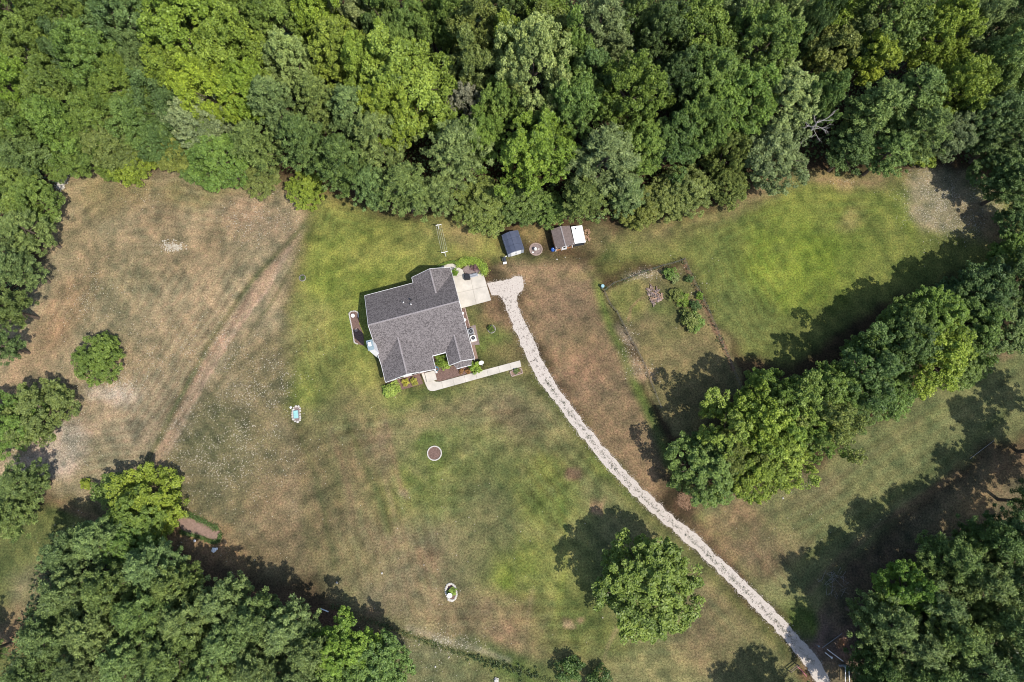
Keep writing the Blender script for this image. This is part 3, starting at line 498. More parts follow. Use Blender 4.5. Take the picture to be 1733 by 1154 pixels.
FOREST = '''
b 10 12 46 20 M|mid green broadleaf tree in the very top left corner of the forest
b 38 88 44 20 B|bright green crown at the left frame edge just below the top left corner tree
b 92 20 46 20 M|mid green broadleaf second from the left along the top frame edge
b 120 88 40 19 D|dark green crown tucked between brighter crowns left of the bluish oak
b 20 160 46 19 H|fresh green broadleaf on the left frame edge, third crown down
b 85 150 44 19 B|bright green rounded crown in the far left block of forest
b 215 38 54 22 K|large dark bluish green oak near the top, left of the yellow green giants
b 155 45 36 20 M|narrow mid green crown touching the left side of the bluish oak
b 172 118 44 19 M|mid green crown directly below the bluish oak's left half
b 242 100 36 20 K|small blue green crown hanging below the bluish oak
b 30 226 42 17 M|mid green broadleaf on the left frame edge above the left pines
b 102 220 42 17 B|bright green crown above the left end of the dry field
b 165 195 44 18 M|mid green crown above the bright edge shrub, left part of forest
b 215 150 40 19 B|green crown between the bluish oak and the grey green vine trees
b 330 62 66 22 Y|broad yellow green crown, left one of the two big ones at upper left
b 398 108 56 21 Y|yellow green crown joined to the right of the broad yellow green one
b 285 14 46 20 M|mid green crown on the top frame edge right of the bluish oak
b 395 14 42 20 B|bright green crown on the top frame edge above the yellow green pair
b 465 40 46 20 B|bright green crown at the top between yellow green pair and pale crown
b 492 112 42 19 W|pale whitish green crown right of the yellow green pair
b 540 24 46 20 Y|vivid yellow green crown on the top frame edge above the pale crown
b 575 92 42 19 Y|yellow green crown left of the huge yellow crown above the house
b 300 128 48 20 Y|yellow green crown just under the broad yellow green one
b 355 165 46 19 L|sunlit yellowest crown low under the upper left yellow green pair
b 428 165 42 18 Y|yellow green crown directly above the pair of tall leaning pines
o 282 180 40 17 K|dull blue green open crown under the yellow crowns, left side
b 235 208 40 16 M|green crown behind the bright edge shrub of the dry field
b 190 240 44 14 O|olive crown at the forest edge above the left dry field
o 342 212 52 15 G|grey green vine covered tree with pale bare twigs above the dry field
b 148 262 34 10 M|low green tree at the field edge left of the bright shrub
b 42 268 40 14 K|blue green tree at the left frame edge above the white gravel streak
o 95 275 28 8 M|small green tree right above the white gravel streak
b 372 268 46 13 M|rounded mid green tree bulging over the top edge of the dry field
j 228 278 36 7 L|bright yellow green shrub mound bulging onto the top of the dry field
j 302 262 32 7 O|olive bush on the field edge right of the bright mound
j 440 300 32 5 O|olive bush at the top right end of the dry field
j 519 320 27 5 L|round olive cedar where the dry field meets the green lawn
j 335 285 24 5 M|small green bush at the field edge under the vine covered tree
j 190 285 22 5 B|light green bush at the field edge left of the bright mound
b 270 240 30 12 D|dark green crown between the bright shrub and the vine covered tree
p 432 245 44 17 P|grey green pine at the left end of the edge pines
p 472 192 46 20 P|tall grey green pine leaning up left, above the leftmost edge pine
p 520 250 48 18 Q|dark grey green pine above the round olive cedar
p 540 178 44 20 P|tall grey pine right of the tall leaning pine, higher up
p 600 196 46 20 P|tall grey pine left of the huge yellow crown
p 585 285 50 17 Q|dark pine overhanging the lawn, left one of three
p 642 240 54 19 P|big grey green pine in the middle of the edge pines
p 685 318 52 17 Q|dark pine overhanging the lawn above the clothesline, right one of three
p 630 320 40 13 Q|lower dark pine between the two that overhang the lawn
c 600 20 34 20 G|greyish conical crown on the top edge above the huge yellow crown
c 645 30 36 21 M|conical mid green tree at the top edge, left of centre
b 690 62 38 20 M|mid green crown right above the huge yellow crown
p 632 62 22 21 K|small blue green pine top poking out above the yellow crowns
b 690 145 74 23 Y|huge yellow green crown above the clothesline, widest of the yellow ones
b 622 118 46 20 Y|yellow green crown leaning on the left side of the huge yellow crown
b 660 205 44 18 Y|lower yellow green part standing between pines and huge yellow crown
c 725 18 36 21 B|bright green conical tree on the top frame edge right of the huge crown
b 765 40 44 20 M|mid green crown at the top, right above the huge yellow crown's shoulder
c 805 70 36 21 O|olive conical tree left of the yellow green spire
c 852 82 32 22 Y|slim yellow green spire above the pale topped giant
c 800 128 38 19 O|olive narrow crown wedged left of the pale topped giant
b 868 18 40 19 D|dark grey green crown on the top frame edge near the middle
c 920 24 40 21 B|green conical crown on the top frame edge above the pale topped giant
b 902 125 60 24 W|giant with pale silvery green top directly above the two sheds
b 968 180 52 22 B|bright right shoulder crown of the pale topped giant
b 905 250 60 20 H|vivid green lower crown between the two big grey pines
b 845 175 36 20 B|green crown filling the left flank of the pale topped giant
o 790 172 34 17 R|greyish brown half bare crown right of the huge yellow crown
b 812 232 36 17 B|small green crown under the half bare greyish one
p 775 262 58 18 P|big grey green pine above the clothesline gap, left of the vivid crown
p 742 330 38 12 P|shorter grey pine at the lawn edge below the big one
c 935 72 38 20 O|olive spire right of the yellow green spire
c 968 100 34 20 M|mid green spire left of the top centre grey pine
p 1010 58 56 22 G|rough grey pine with broken crown at the top, right of centre
p 1048 100 36 20 G|smaller grey pine leaning on the rough grey one
c 1000 140 34 19 K|blue green cone between giant and twin lobed tree
b 1065 175 50 21 B|tall rounded bright green tree standing alone in dark gaps right of giant
b 1085 250 42 16 B|lower green crown in front of the tall rounded bright tree
p 1025 275 70 18 G|largest grey pine, right behind the brown shed
p 990 335 46 13 P|grey pine low beside the brown shed's back
p 1060 325 40 12 P|grey pine with low skirt right of the brown shed
j 818 345 42 6 O|olive viny shrub mass behind the navy shed, left part
j 880 342 38 6 M|green thicket shrub behind the navy shed, right part
j 1082 352 32 5 O|olive shrub at the lawn edge right of the brown shed
j 1128 335 34 6 O|olive cedar bush at the lawn edge, second right of the brown shed
j 925 352 28 5 B|bright green bush between the two sheds at the forest edge
c 1075 28 36 20 M|mid green crown on the top edge right of the rough grey pine
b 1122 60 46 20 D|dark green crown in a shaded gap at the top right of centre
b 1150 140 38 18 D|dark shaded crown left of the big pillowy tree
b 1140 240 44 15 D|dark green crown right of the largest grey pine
b 1185 48 56 22 B|pillowy green crown upper left lobe right of the dark shaded crowns
b 1200 140 52 20 B|pillowy green crown below the upper left lobe
b 1285 80 58 22 B|wide pillowy yellowish green crown next to the small blue tree
b 1252 165 56 20 B|pillowy green crown in the centre of the right hand broadleaf mass
b 1185 215 42 17 M|green crown beneath the pillowy mass, left side
b 1245 20 40 20 G|greyish green crown on the top frame edge over the pillowy trees
b 1318 22 42 21 W|pale blue green crown on the top frame edge, right half
o 1365 60 30 19 K|small rounded blue tree right of the wide pillowy crown
b 1330 165 52 18 W|pale green crown left of the bare white snag
c 1408 30 40 20 Y|yellow olive crown on the top edge, right of the small blue tree
c 1398 100 38 19 O|olive brown crown below the small blue tree
c 1470 105 34 19 L|brightest yellow crown just above the large right hand pine group
b 1500 38 60 23 B|large green crown on the top frame edge at right
c 1445 70 32 20 O|olive narrow crown between the brightest yellow and large right crowns
b 1582 58 50 21 Y|yellow green crown right of the large right crown at top
b 1640 42 42 21 G|grey blue crown right of the yellow green one at top
p 1705 34 52 21 Q|dark dense pine in the top right corner
b 1612 155 50 19 Y|tall yellow green crown right of the large pine group
b 1700 112 48 19 W|pale green crown on the right frame edge below the corner pine
p 1475 195 56 18 P|large blue grey pine, upper left of the right hand pine group
p 1545 165 56 19 P|large blue grey pine, top of the right hand pine group
p 1550 235 48 16 P|blue grey pine at the right front of the right hand pine group
p 1440 252 42 14 Q|dark pine at the left front of the right hand pine group
p 1500 262 40 13 P|short grey pine at the lawn edge under the pine group
j 1232 265 32 12 O|dense dark olive cedar column at the edge of the right lawn
j 1235 320 28 7 O|lower cedar at the foot of the olive cedar column
j 1165 322 38 7 O|wide olive cedar bush left of the cedar column
o 1312 262 52 13 G|pale grey green spreading tree overhanging the right lawn
b 1390 170 34 17 M|green crown behind the bare white snag
s 1560 262 24 4 L|bright yellow shrub at the top edge of the right lawn
b 1608 225 36 13 G|greyish tree right of the bright yellow shrub
b 1668 205 44 15 D|dark crown at the right end of the lawn, above the white flecks
p 1705 230 50 16 Q|dark pine on the right frame edge below the pale crown
b 1692 288 36 11 D|dark broadleaf shading the far right end of the lawn
p 1715 315 46 13 Q|dark pine on the right frame edge beside the lawn's end
b 1728 378 30 9 D|dark low tree on the right frame edge between lawn and tree row
b 1670 150 36 18 M|mid green crown right of the tall yellow green one
'''
RS = 1.13
rows(FOREST, 'trees of the forest behind the house')
LEFTW = '''
b 18 318 44 12 B|bright green tree at the left frame edge beside the white gravel streak
b 62 338 34 11 B|bright green broadleaf overhanging the top left corner of the dry field
p 50 392 44 13 P|grey pine overhanging the dry field's left border
p 10 400 36 14 Q|dark pine at the left frame edge behind the overhanging grey one
p 30 455 40 13 P|grey pine midway down the field's left border
p 10 520 40 13 Q|dark pine at the left frame edge level with the house roof
p 2 585 32 11 Q|dark pine at the left frame edge, lowest of the left border
'''
RS = 1.12
rows(LEFTW, 'trees along the left border of the dry field')
SINGLES = '''
j 169 606 35 5 M|round green tree alone in the dry field on a pale stony patch
j 68 700 46 6 O|oval olive cedar on the left frame edge, nearest the stony patch
j 14 718 46 6 M|green cedar on the left frame edge merged with the oval olive one
p 42 815 42 10 P|lone pine at the left frame edge below the stony patch
p 14 872 42 10 P|pine at the left frame edge just below the lone pine
s 145 819 8 1.2 L|tiny bright round bush between the lone pine and the olive cedar
j 246 852 50 6 L|big round yellow olive cedar beside the bare dirt bed
s 188 832 22 3 M|small green shrub stuck to the left side of the yellow olive cedar
b 232 888 40 8 M|green tree squeezed between yellow olive cedar and pine grove
s 966 1133 17 3 D|dark round bush on the lawn near the bottom edge, left of two
s 1010 1152 17 3 D|dark round bush cut by the bottom edge, right of two
'''
RS = 1.1
rows(SINGLES, 'trees and bushes standing alone in the grass')
GROVE = '''
p 122 935 44 13 Q|dark pine at the upper left corner of the pine grove
p 172 915 42 13 P|grey green pine at the top of the grove under the green tree
b 220 925 36 10 M|broadleaf at the top of the pine grove touching the green tree
p 262 958 46 15 P|sunlit pine at the top of the grove near the dirt bed
p 300 985 40 14 P|pine on the grove's right shoulder facing the field shadow
p 125 1000 48 15 Q|dark pine on the left side of the grove
p 195 990 48 16 P|pine in the upper middle of the grove
p 250 1032 48 16 Q|pine in the centre of the grove
p 168 1062 48 16 P|pine left of the grove's centre, lower down
p 90 1070 46 15 Q|dark pine on the grove's left flank near the bottom
p 320 1045 46 15 P|light grey pine right of the grove's centre
p 380 1015 44 14 P|pine topmost on the grove's right half
p 435 1048 46 14 P|sunlit pale pine in the right half of the grove
p 392 1085 46 15 P|pine below the topmost one of the grove's right half
p 490 1062 46 14 P|pale pine near the grove's right end
p 525 1100 42 14 Q|dark pine next to the broadleaf end of the grove
p 300 1105 48 16 Q|dark pine in the lower middle of the grove
p 225 1110 48 16 P|pine at the lower left of the grove's middle
p 145 1130 46 15 Q|pine on the bottom edge at the grove's left
p 60 1140 44 14 Q|pine at the bottom edge, first of the grove from the left
p 360 1140 46 15 P|pine on the bottom edge under the light grey pine
p 440 1128 46 15 P|pine on the bottom edge under the sunlit pale pine
b 582 1098 44 11 H|vivid green broadleaf at the right end of the pine grove
b 640 1128 46 10 M|mid green broadleaf, outermost at the grove's right end
b 572 1150 44 11 B|green broadleaf on the bottom edge at the grove's right end
p 500 1150 44 14 Q|pine on the bottom edge beside the broadleaf end
p 280 1165 46 15 Q|pine cut off by the bottom edge below the grove's middle
'''
RS = 1.14
rows(GROVE, 'trees of the bottom left pine grove')
ROW = '''
o 1195 790 50 11 M|dark based tree at the driveway end of the tree row
o 1228 735 52 13 Y|yellow green tree second in the row from the driveway
o 1292 716 54 14 Y|yellow green tree with pale top, third in the row from the driveway
o 1262 788 48 11 Y|yellow green tree in front of the third, facing the lower field
o 1325 770 48 12 Y|yellow green tree with ragged lower edge over the lower field
o 1350 690 52 14 B|green tree in the middle of the row behind the ragged one
o 1392 720 44 12 O|olive tree in the middle of the row facing the lower field
o 1300 665 36 12 M|mid green tree on the shaded side of the row's middle
b 1408 660 42 12 M|rounded dull green tree right of the row's middle
o 1248 768 40 12 O|olive tree wedged between the driveway end tree and the second of the row
o 1322 728 40 13 Y|yellow green tree filling the row between its third tree and its middle
o 1372 748 36 11 M|mid green tree on the lower field side right of the ragged yellow green one
b 1482 598 36 12 M|mid green tree between the viny tree and the dark tree of the row
o 1455 632 50 12 D|dark green viny tree right of the rounded one
j 1440 690 36 5 M|low green vines at the lower field edge, left of the yellow tree
j 1500 665 40 5 M|low green vine mass at the lower field edge below the yellow tree
b 1520 590 46 13 D|dark tree behind the yellow tree in the right part of the row
o 1578 600 52 13 Y|yellow green tree overhanging the lower field, right part of the row
b 1585 535 44 13 H|vivid bright green tree standing out at the row's right part
b 1530 545 36 12 M|mid green tree left of the vivid bright green one
j 1635 612 34 5 B|light green vine mound at the right end of the lower field edge
b 1650 545 46 13 M|green tree right of the vivid bright green one
b 1655 502 46 12 D|dark tree on the upper shaded side near the row's right end
b 1705 545 44 13 K|blue green tree at the right frame edge, lower side of the row
b 1718 482 44 13 D|dark tree on the right frame edge, upper side of the row
b 1606 508 34 9 D|dark low tree at the lawn side of the row's right part
b 1716 432 32 10 B|green tree at the top of the row on the right frame edge
'''
RS = 1.13
rows(ROW, 'trees of the row between the lawn and the lower field')
RS = 1.0
plant('broad', 1095, 990, 82, 13, 'B', 'large lone broadleaf tree on the front lawn beside the gravel driveway', 'large trees alone on the lawn', 'broadleaf_tree', 'tree')
PINES = '''
p 1490 1052 48 17 P|sunlit pine nearest the gate in the lower right pine wood
p 1535 1090 48 17 P|pale sunlit pine right below the one nearest the gate
b 1530 1005 40 13 H|green broadleaf among pines at the wood's field edge
p 1575 1020 44 16 Q|pine right of the green broadleaf in the lower right wood
p 1600 1075 50 18 P|pale pine in the middle of the lower right wood
p 1560 1140 48 17 Q|pine on the bottom edge, left in the lower right wood
p 1640 1130 50 18 P|pine on the bottom edge, middle of the lower right wood
p 1720 1130 48 18 P|pine in the bottom right corner
p 1600 945 46 16 Q|dark pine at the wood's edge facing the lower field
p 1650 985 48 17 Q|dark pine in the upper middle of the lower right wood
p 1668 920 46 16 D|very dark pine at the upper edge of the lower right wood
p 1712 985 46 17 Q|dark pine on the right frame edge, middle of the wood
p 1690 1060 48 18 P|grey pine between the corner pine and the middle
p 1715 905 44 16 D|very dark pine on the right frame edge at the wood's top
p 1496 1176 50 16 P|sunlit pine cut by the bottom edge right behind the gate
p 1480 1125 38 14 D|dark pine behind the gate posts at the bottom edge
o 1640 1035 32 14 O|olive broadleaf among pines in the lower right wood
'''
RS = 1.14
rows(PINES, 'trees of the lower right pine wood')
RS = 1.0
OFF = [(1835, 825, 50, 18), (1775, 850, 48, 18), (1815, 760, 52, 19), (1830, 690, 50, 18), (1372, 1212, 46, 14), (1320, 1235, 44, 13), (-45, 1110, 44, 13), (1790, 930, 48, 18), (1800, 1010, 48, 18), (1770, 560, 46, 14), (1775, 480, 46, 14), (1785, 400, 46, 13), (1765, 260, 46, 16), (1770, 150, 46, 18)]
for x, y, r, h in OFF: plant('pine', x, y, r, h, 'Q', 'dark pine standing just outside the picture, its shade reaching the grass', 'pines just outside the picture', 'pine_tree', 'tree')
# saplings and brush under the forest: uncountable, one object
FORE = [(-200, -60), (1950, -60), (1950, 330), (1740, 330), (1660, 285), (1580, 265), (1420, 268), (1320, 290), (1240, 345), (1090, 365), (1010, 380), (840, 375), (700, 350), (540, 300), (420, 285), (300, 255), (110, 270), (95, 330), (60, 420), (20, 520), (-20, 620), (-200, 620)]
GROV = [(90, 900), (250, 900), (320, 980), (440, 1040), (560, 1080), (680, 1170), (0, 1170)]; PW = [(1450, 1050), (1560, 950), (1780, 860), (1780, 1190), (1440, 1190)]
def brush(name, poly, n_, hmax, col, label, seed):
    g_ = np.random.default_rng(seed); xy = scatter_in(GV(poly), n_, seed); z = g_.random(n_) ** 1.5 * hmax * (0.6 + 0.8 * (fbm(xy[:, 0], xy[:, 1], 5, seed, 2) + .5)); P = np.column_stack([xy, z])
    V = leaf_quads(P, g_.normal(size=(n_, 3)) * .6 + [0, 0, .8], g_.uniform(.18, .42, n_), .6, g_)
    o = quads(name, V, n_, g_.random(n_), M['leaf']); o.color = (*col, 1); return tag(o, label, 'undergrowth', kind='stuff')
brush('undergrowth', FORE, 60000, 3.0, (0.09, 0.14, 0.036), 'tangled green undergrowth on the floor of the forest behind the house', 201)
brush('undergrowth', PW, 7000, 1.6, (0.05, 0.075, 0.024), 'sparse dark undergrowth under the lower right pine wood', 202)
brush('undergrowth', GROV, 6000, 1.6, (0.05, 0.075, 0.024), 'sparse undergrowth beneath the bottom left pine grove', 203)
# ---------------------------------------------------------------- house
HX, HY, HA = -20.85, 14.83, math.radians(15.3)
house = thing('house', 'single storey white house with grey shingle roof of several gables', 'house', (HX, HY, 0), HA)
def HL(px, py, z=0.0):
    p = G(px, py, z); dx, dy = p.x - HX, p.y - HY
    return Vector((dx * math.cos(HA) + dy * math.sin(HA), -dx * math.sin(HA) + dy * math.cos(HA), z))
def HW(u, v, z=0.0): return Vector((HX + u * math.cos(HA) - v * math.sin(HA), HY + u * math.sin(HA) + v * math.cos(HA), z))
FOOT = [(0.4, 0.4), (8.05, 0.4), (8.05, 2.7), (11.25, 2.7), (11.25, 0.4), (14.7, 0.4), (14.7, 15.8), (8.85, 15.8), (8.85, 14.8), (0.4, 14.8)]
mb = MB(); mb.prism(FOOT, 0.45, 2.85); mb.obj('wall', 'white', house)
mb = MB(); mb.prism([(a + (.03 if a > 7.5 else -.03) * (0 if 8 < a < 11.3 else 1), b + (-.03 if b < 5 else .03)) for a, b in FOOT], -0.1, 0.45); mb.obj('foundation', 'brick', house)
SL = 0.62; RZ = 7.0; RV = 9.1
zN = lambda x, y: RZ - SL * (y - RV); zS = lambda x, y: RZ - SL * (RV - y)
def panel(poly, zf): mb = MB(); mb.prism(poly, lambda x, y: zf(x, y) - 0.17, zf); return mb.obj('roof_slope', 'roof', house)
W_, E_ = -0.02, 15.15
panel([(W_, 9.1), (E_, 9.1), (E_, 15.2), (11.8, 11.84), (8.42, 15.25), (W_, 15.25)], zN)
gz = 5.3
panel([(11.8, 16.25), (11.8, 11.84), (8.42, 15.25), (8.42, 16.25)], lambda x, y: gz - SL * (11.8 - x))
panel([(11.8, 16.25), (E_, 16.25), (E_, 15.2), (11.8, 11.84)], lambda x, y: gz - SL * (x - 11.8))
panel([(W_, 9.1), (W_, 2.79), (3.95, 6.36), (8.45, 2.29), (10.82, 2.29), (10.82, 2.53), (12.9, 4.58), (E_, 2.39), (E_, 9.1)], zS)
SW = .56
panel([(3.95, 6.36), (W_, 2.79), (W_, 0), (3.95, 0)], lambda x, y: 5.3 - SW * (3.95 - x))
panel([(3.95, 6.36), (3.95, 0), (8.45, 0), (8.45, 2.29)], lambda x, y: 5.3 - SW * (x - 3.95))
panel([(12.9, 4.58), (10.82, 2.53), (10.82, 0), (12.9, 0)], lambda x, y: 4.2 - SL * (12.9 - x))
panel([(12.9, 4.58), (12.9, 0), (E_, 0), (E_, 2.39)], lambda x, y: 4.2 - SL * (x - 12.9))
for a, b in (((W_, 9.1, 7.0), (E_, 9.1, 7.0)), ((11.8, 11.9, 5.3), (11.8, 16.25, 5.3)), ((3.95, 0, 5.3), (3.95, 6.3, 5.3)), ((12.9, 0, 4.2), (12.9, 4.5, 4.2))):
    mb = MB(); n_ = int((Vector(b) - Vector(a)).length / 0.33)
    for i in range(n_):
        p = Vector(a).lerp(Vector(b), (i + .5) / n_); d = Vector(b) - Vector(a); al = abs(d.x) > abs(d.y)
        mb.box((p.x, p.y, p.z + .015 + .008 * (i % 2)), (.31, .26, .05) if al else (.26, .31, .05))
    tag(mb.obj('ridge_cap', 'cap', house), kind='stuff')
# white fascia boards along eaves and rakes
def fas(pts, w=.045, hgt=.2, out=0.03):
    mb = MB()
    for a, b in zip(pts[:-1], pts[1:]):
        a = Vector(a); b = Vector(b); d = b - a; L = math.hypot(d.x, d.y); nrm = Vector((d.y, -d.x, 0)) / L * out
        q = [a + nrm - nrm * (w / out), a + nrm, b + nrm, b + nrm - nrm * (w / out)]
        V = [p - Vector((0, 0, hgt)) for p in q] + [p + Vector((0, 0, .012)) for p in q]
        mb.add(V, [(0, 1, 2, 3)[::-1], (4, 5, 6, 7), (0, 1, 5, 4), (1, 2, 6, 5), (2, 3, 7, 6), (3, 0, 4, 7)])
    return mb.obj('fascia', 'trim', house)
e = .03
fas([(8.42 - e, 15.25 + e, zN(0, 15.25)), (W_ - e, 15.25 + e, zN(0, 15.25))]); fas([(W_ - e, 15.25, zN(0, 15.25)), (W_ - e, 9.1, 7)]); fas([(W_ - e, 9.1, 7), (W_ - e, 2.79, zS(0, 2.79)), (W_ - e, 0, 5.3 - SW * 3.97)])
fas([(W_, -e, 5.3 - SW * 3.97), (3.95, -e, 5.3)], hgt=.3); fas([(3.95, -e, 5.3), (8.45, -e, 5.3 - SW * 4.5)], hgt=.3); fas([(8.45 + e, 0, 2.78), (8.45 + e, 2.29, 2.78)]); fas([(8.45, 2.29 - e, 2.78), (10.82, 2.29 - e, 2.78)], w=.12)
fas([(10.82 - e, 2.4, 2.91), (10.82 - e, 0, 2.91)]); fas([(10.82, -e, 2.91), (12.9, -e, 4.2)], hgt=.3); fas([(12.9, -e, 4.2), (E_, -e, 2.81)], hgt=.3)
fas([(E_ + e, 0, 2.81), (E_ + e, 2.39, 2.84), (E_ + e, 9.1, 7)]); fas([(E_ + e, 9.1, 7), (E_ + e, 15.2, 3.22), (E_ + e, 16.25, 3.22)]); fas([(E_, 16.25 + e, 3.22), (11.8, 16.25 + e, 5.3)]); fas([(11.8, 16.25 + e, 5.3), (8.42, 16.25 + e, 3.2)]); fas([(8.42 - e, 16.25, 3.2), (8.42 - e, 15.25, 3.2)])
# gable walls
def gable(pts, m='siding', y0=0.4, th=.2, axis='y'):
    mb = MB(); n_ = len(pts)
    V = [(p[0], y0, p[1]) if axis == 'y' else (y0, p[0], p[1]) for p in pts] + [(p[0], y0 + th, p[1]) if axis == 'y' else (y0 + th, p[0], p[1]) for p in pts]
    mb.add(V, [tuple(range(n_)), tuple(range(n_, 2 * n_))[::-1]] + [(i, n_ + i, n_ + (i + 1) % n_, (i + 1) % n_) for i in range(n_)])
    return mb.obj('gable_wall', m, house)
gable([(.4, 2.86), (8.05, 2.86), (3.95, 5.05)], y0=.38); gable([(11.25, 2.86), (14.7, 2.86), (12.9, 3.98)], y0=.38); gable([(8.85, 2.86), (14.7, 2.86), (11.8, 4.95)], y0=15.6)
gable([(3.1, 2.86), (14.8, 2.86), (9.1, 6.55)], 'white', .4, .2, 'x'); gable([(3.1, 2.86), (14.8, 2.86), (9.1, 6.55)], 'white', 14.5, .2, 'x')
# cream band under the front gable, small returns
mb = MB(); mb.box((4.1, .3, 2.7), (7.7, .14, .25)); mb.obj('frieze_band', 'trim', house)
# porch
mb = MB(); mb.box((7.2, -.55, .2), (1.7, 1.6, .4)); mb.obj('porch_step', 'concrete', house)
mb = MB(); mb.box((8.3, -.1, 1.45), (.16, .16, 2.5)); mb.box((8.3, -.1, .3), (.3, .3, .6)); mb.obj('porch_post', 'trim', house)
dr = MB().box((7.2, .37, 1.5), (1.0, .06, 2.1)).obj('front_door', 'wood', house); MB().lathe((7.55, .32, 1.45), [(.03, -.03), (.04, 0), (.03, .03)], 8).obj('handle', 'grey', dr)
def window(c, wd, hg, ax='y'):
    d = (wd, .08, hg) if ax == 'y' else (.08, wd, hg)
    f = MB().box(c, d).obj('window', 'trim', house); k = .02 if (c[0] > 7 if ax == 'x' else c[1] > 7) else -.02
    for s_ in (-.25, .25):
        cc = (c[0] + s_ * wd * .98, c[1] + k * 2.2, c[2]) if ax == 'y' else (c[0] + k * 2.2, c[1] + s_ * wd * .98, c[2])
        MB().box(cc, (wd * .42, .03, hg * .84) if ax == 'y' else (.03, wd * .42, hg * .84)).obj('pane', 'glass', f)
for c in ((2.2, .37, 1.7), (5.0, .37, 1.7)): window(c, 1.5, 1.3)
window((9.6, 2.67, 1.7), 1.5, 1.3)
for v_ in (1.6, 6.9, 12.5): window((.37, v_, 1.8), 1.1, 1.2, 'x')
for v_ in (4.6, 7.4): window((14.73, v_, 1.8), 1.0, 1.1, 'x')
for u_ in (2.2, 5.8): window((u_, 14.83, 1.8), 1.5, 1.2)
for v_ in (11.0, 13.7):
    d_ = MB().box((14.73, v_, 1.55), (.06, 2.3, 2.1)).obj('garage_door', 'trim', house)
    for q in range(4): MB().box((14.775, v_, .85 + .5 * q), (.03, 2.2, .42)).obj('panel', 'white', d_)
# bay window on the front right gable
mb = MB(); mb.prism([(11.5, .4), (12.0, -.55), (14.2, -.55), (14.65, .4)], .5, 2.4); bay = mb.obj('bay_window', 'white', house)
mb = MB(); mb.prism([(11.25, .36), (11.85, -.8), (14.35, -.8), (14.95, .36)], lambda x, y: 2.42 + .3 * (y + .8), lambda x, y: 2.52 + .42 * (y + .8)); mb.obj('roof', 'roof', bay)
mb = MB(); mb.box((13.1, -.6, 1.6), (1.7, .06, 1.0)); mb.obj('pane', 'glass', bay); mb = MB(); mb.box((13.1, -.845, 2.42), (2.6, .06, .16)); mb.obj('fascia', 'trim', bay)
# chimney
mb = MB(); mb.prism([(-.63, 4.66), (.23, 4.66), (.23, 6.18), (-.63, 6.18)], .0, 8.6); chim = mb.obj('chimney', 'white', house)
mb = MB(); mb.prism([(-.7, 4.6), (.29, 4.6), (.29, 6.25), (-.7, 6.25)], 8.6, 8.7); mb.obj('cap', 'bluegrey', chim)
mb = MB(); mb.box((-.2, 5.5, 8.9), (.42, .5, .4)); mb.box((-.2, 5.5, 9.14), (.5, .6, .08)); mb.obj('flue', 'trim', chim)
mb = MB(); mb.box((-.2, 4.95, 8.73), (.5, .25, .06)); mb.box((.15, 5.5, 8.73), (.06, 1.1, .06)); mb.obj('frame', 'bluegrey', chim)
# roof pipes
for px, py, col in ((695, 507, 'black'), (683, 512, 'trim'), (696.5, 516.5, 'trim')):
    p = HL(px, py, 5.5); zz = zN(0, p.y); mb = MB(); mb.tube((p.x, p.y, zz - .1), (p.x, p.y, zz + .4), .09 if col == 'trim' else .17, n=8); mb.obj('vent_pipe', col, house)
mb = MB(); mb.tube((.3, 15.3, 3.0), (.3, 15.3, .2), .05, n=6); mb.tube((E_ - .1, .15, 2.7), (E_ - .1, .15, .2), .05, n=6); mb.obj('downspout', 'trim', house)
# concrete apron, path to the back door, front walk
def clip(poly, p, nrm, off):
    out = []; n_ = len(poly); f = lambda q: (q[0] - p[0]) * nrm[0] + (q[1] - p[1]) * nrm[1] - off
    for i in range(n_):
        a, b = poly[i], poly[(i + 1) % n_]; fa, fb = f(a), f(b)
        if fa >= 0: out.append(a)
        if (fa >= 0) != (fb >= 0): t = fa / (fa - fb); out.append((a[0] + (b[0] - a[0]) * t, a[1] + (b[1] - a[1]) * t))
    return out
def paved(name, poly, z, cuts):
    """a paved surface cut into slabs along joint lines; joints are open grooves down to the bed"""
    P = [(p[0], p[1]) for p in poly]; root = sheet(name, P, z - .03, 'slabbed'); tag(root, kind='structure'); pieces = [P]
    for a, b in cuts:
        a = G(*a); b = G(*b); d = (b - a).normalized(); nrm = (-d.y, d.x); nxt = []
        for q in pieces:
            for s_ in (1, -1):
                r = clip(q, a, (nrm[0] * s_, nrm[1] * s_), .015)
                if len(r) > 2: nxt.append(r)
        pieces = nxt
    for q in pieces:
        mb = MB(); mb.prism(q, z - .05, z + R.uniform(-.004, .004)); mb.obj('slab', 'concrete', root)
M['slabbed'] = mat('joint_dirt', (0.14, 0.12, 0.09), 0.95, 0.3, 4)
paved('concrete_apron', GV([(728, 457), (757, 447), (766, 446), (774, 450), (783, 457), (786, 464), (818, 463), (831.3, 508), (780, 522), (760, 470)]), 0.06, [((795, 464), (806, 515)), ((773, 496), (825, 484)), ((766, 470), (790, 463.5))])
Z1 = lambda pts: [(560 + a / 4.275, 420 + b / 4.275) for a, b in pts]
paved('walkway', GV(Z1([(655, 905), (716, 890), (722, 925), (738, 952), (760, 966), (790, 966), (1368, 812), (1378, 858), (745, 1033), (718, 1032), (702, 1020), (685, 985)])), 0.07, [(Z1([(800 + k * 82, 962 - k * 22)])[0], Z1([(812 + k * 82, 1016 - k * 22.6)])[0]) for k in range(7)] + [(Z1([(660, 960)])[0], Z1([(745, 935)])[0])])

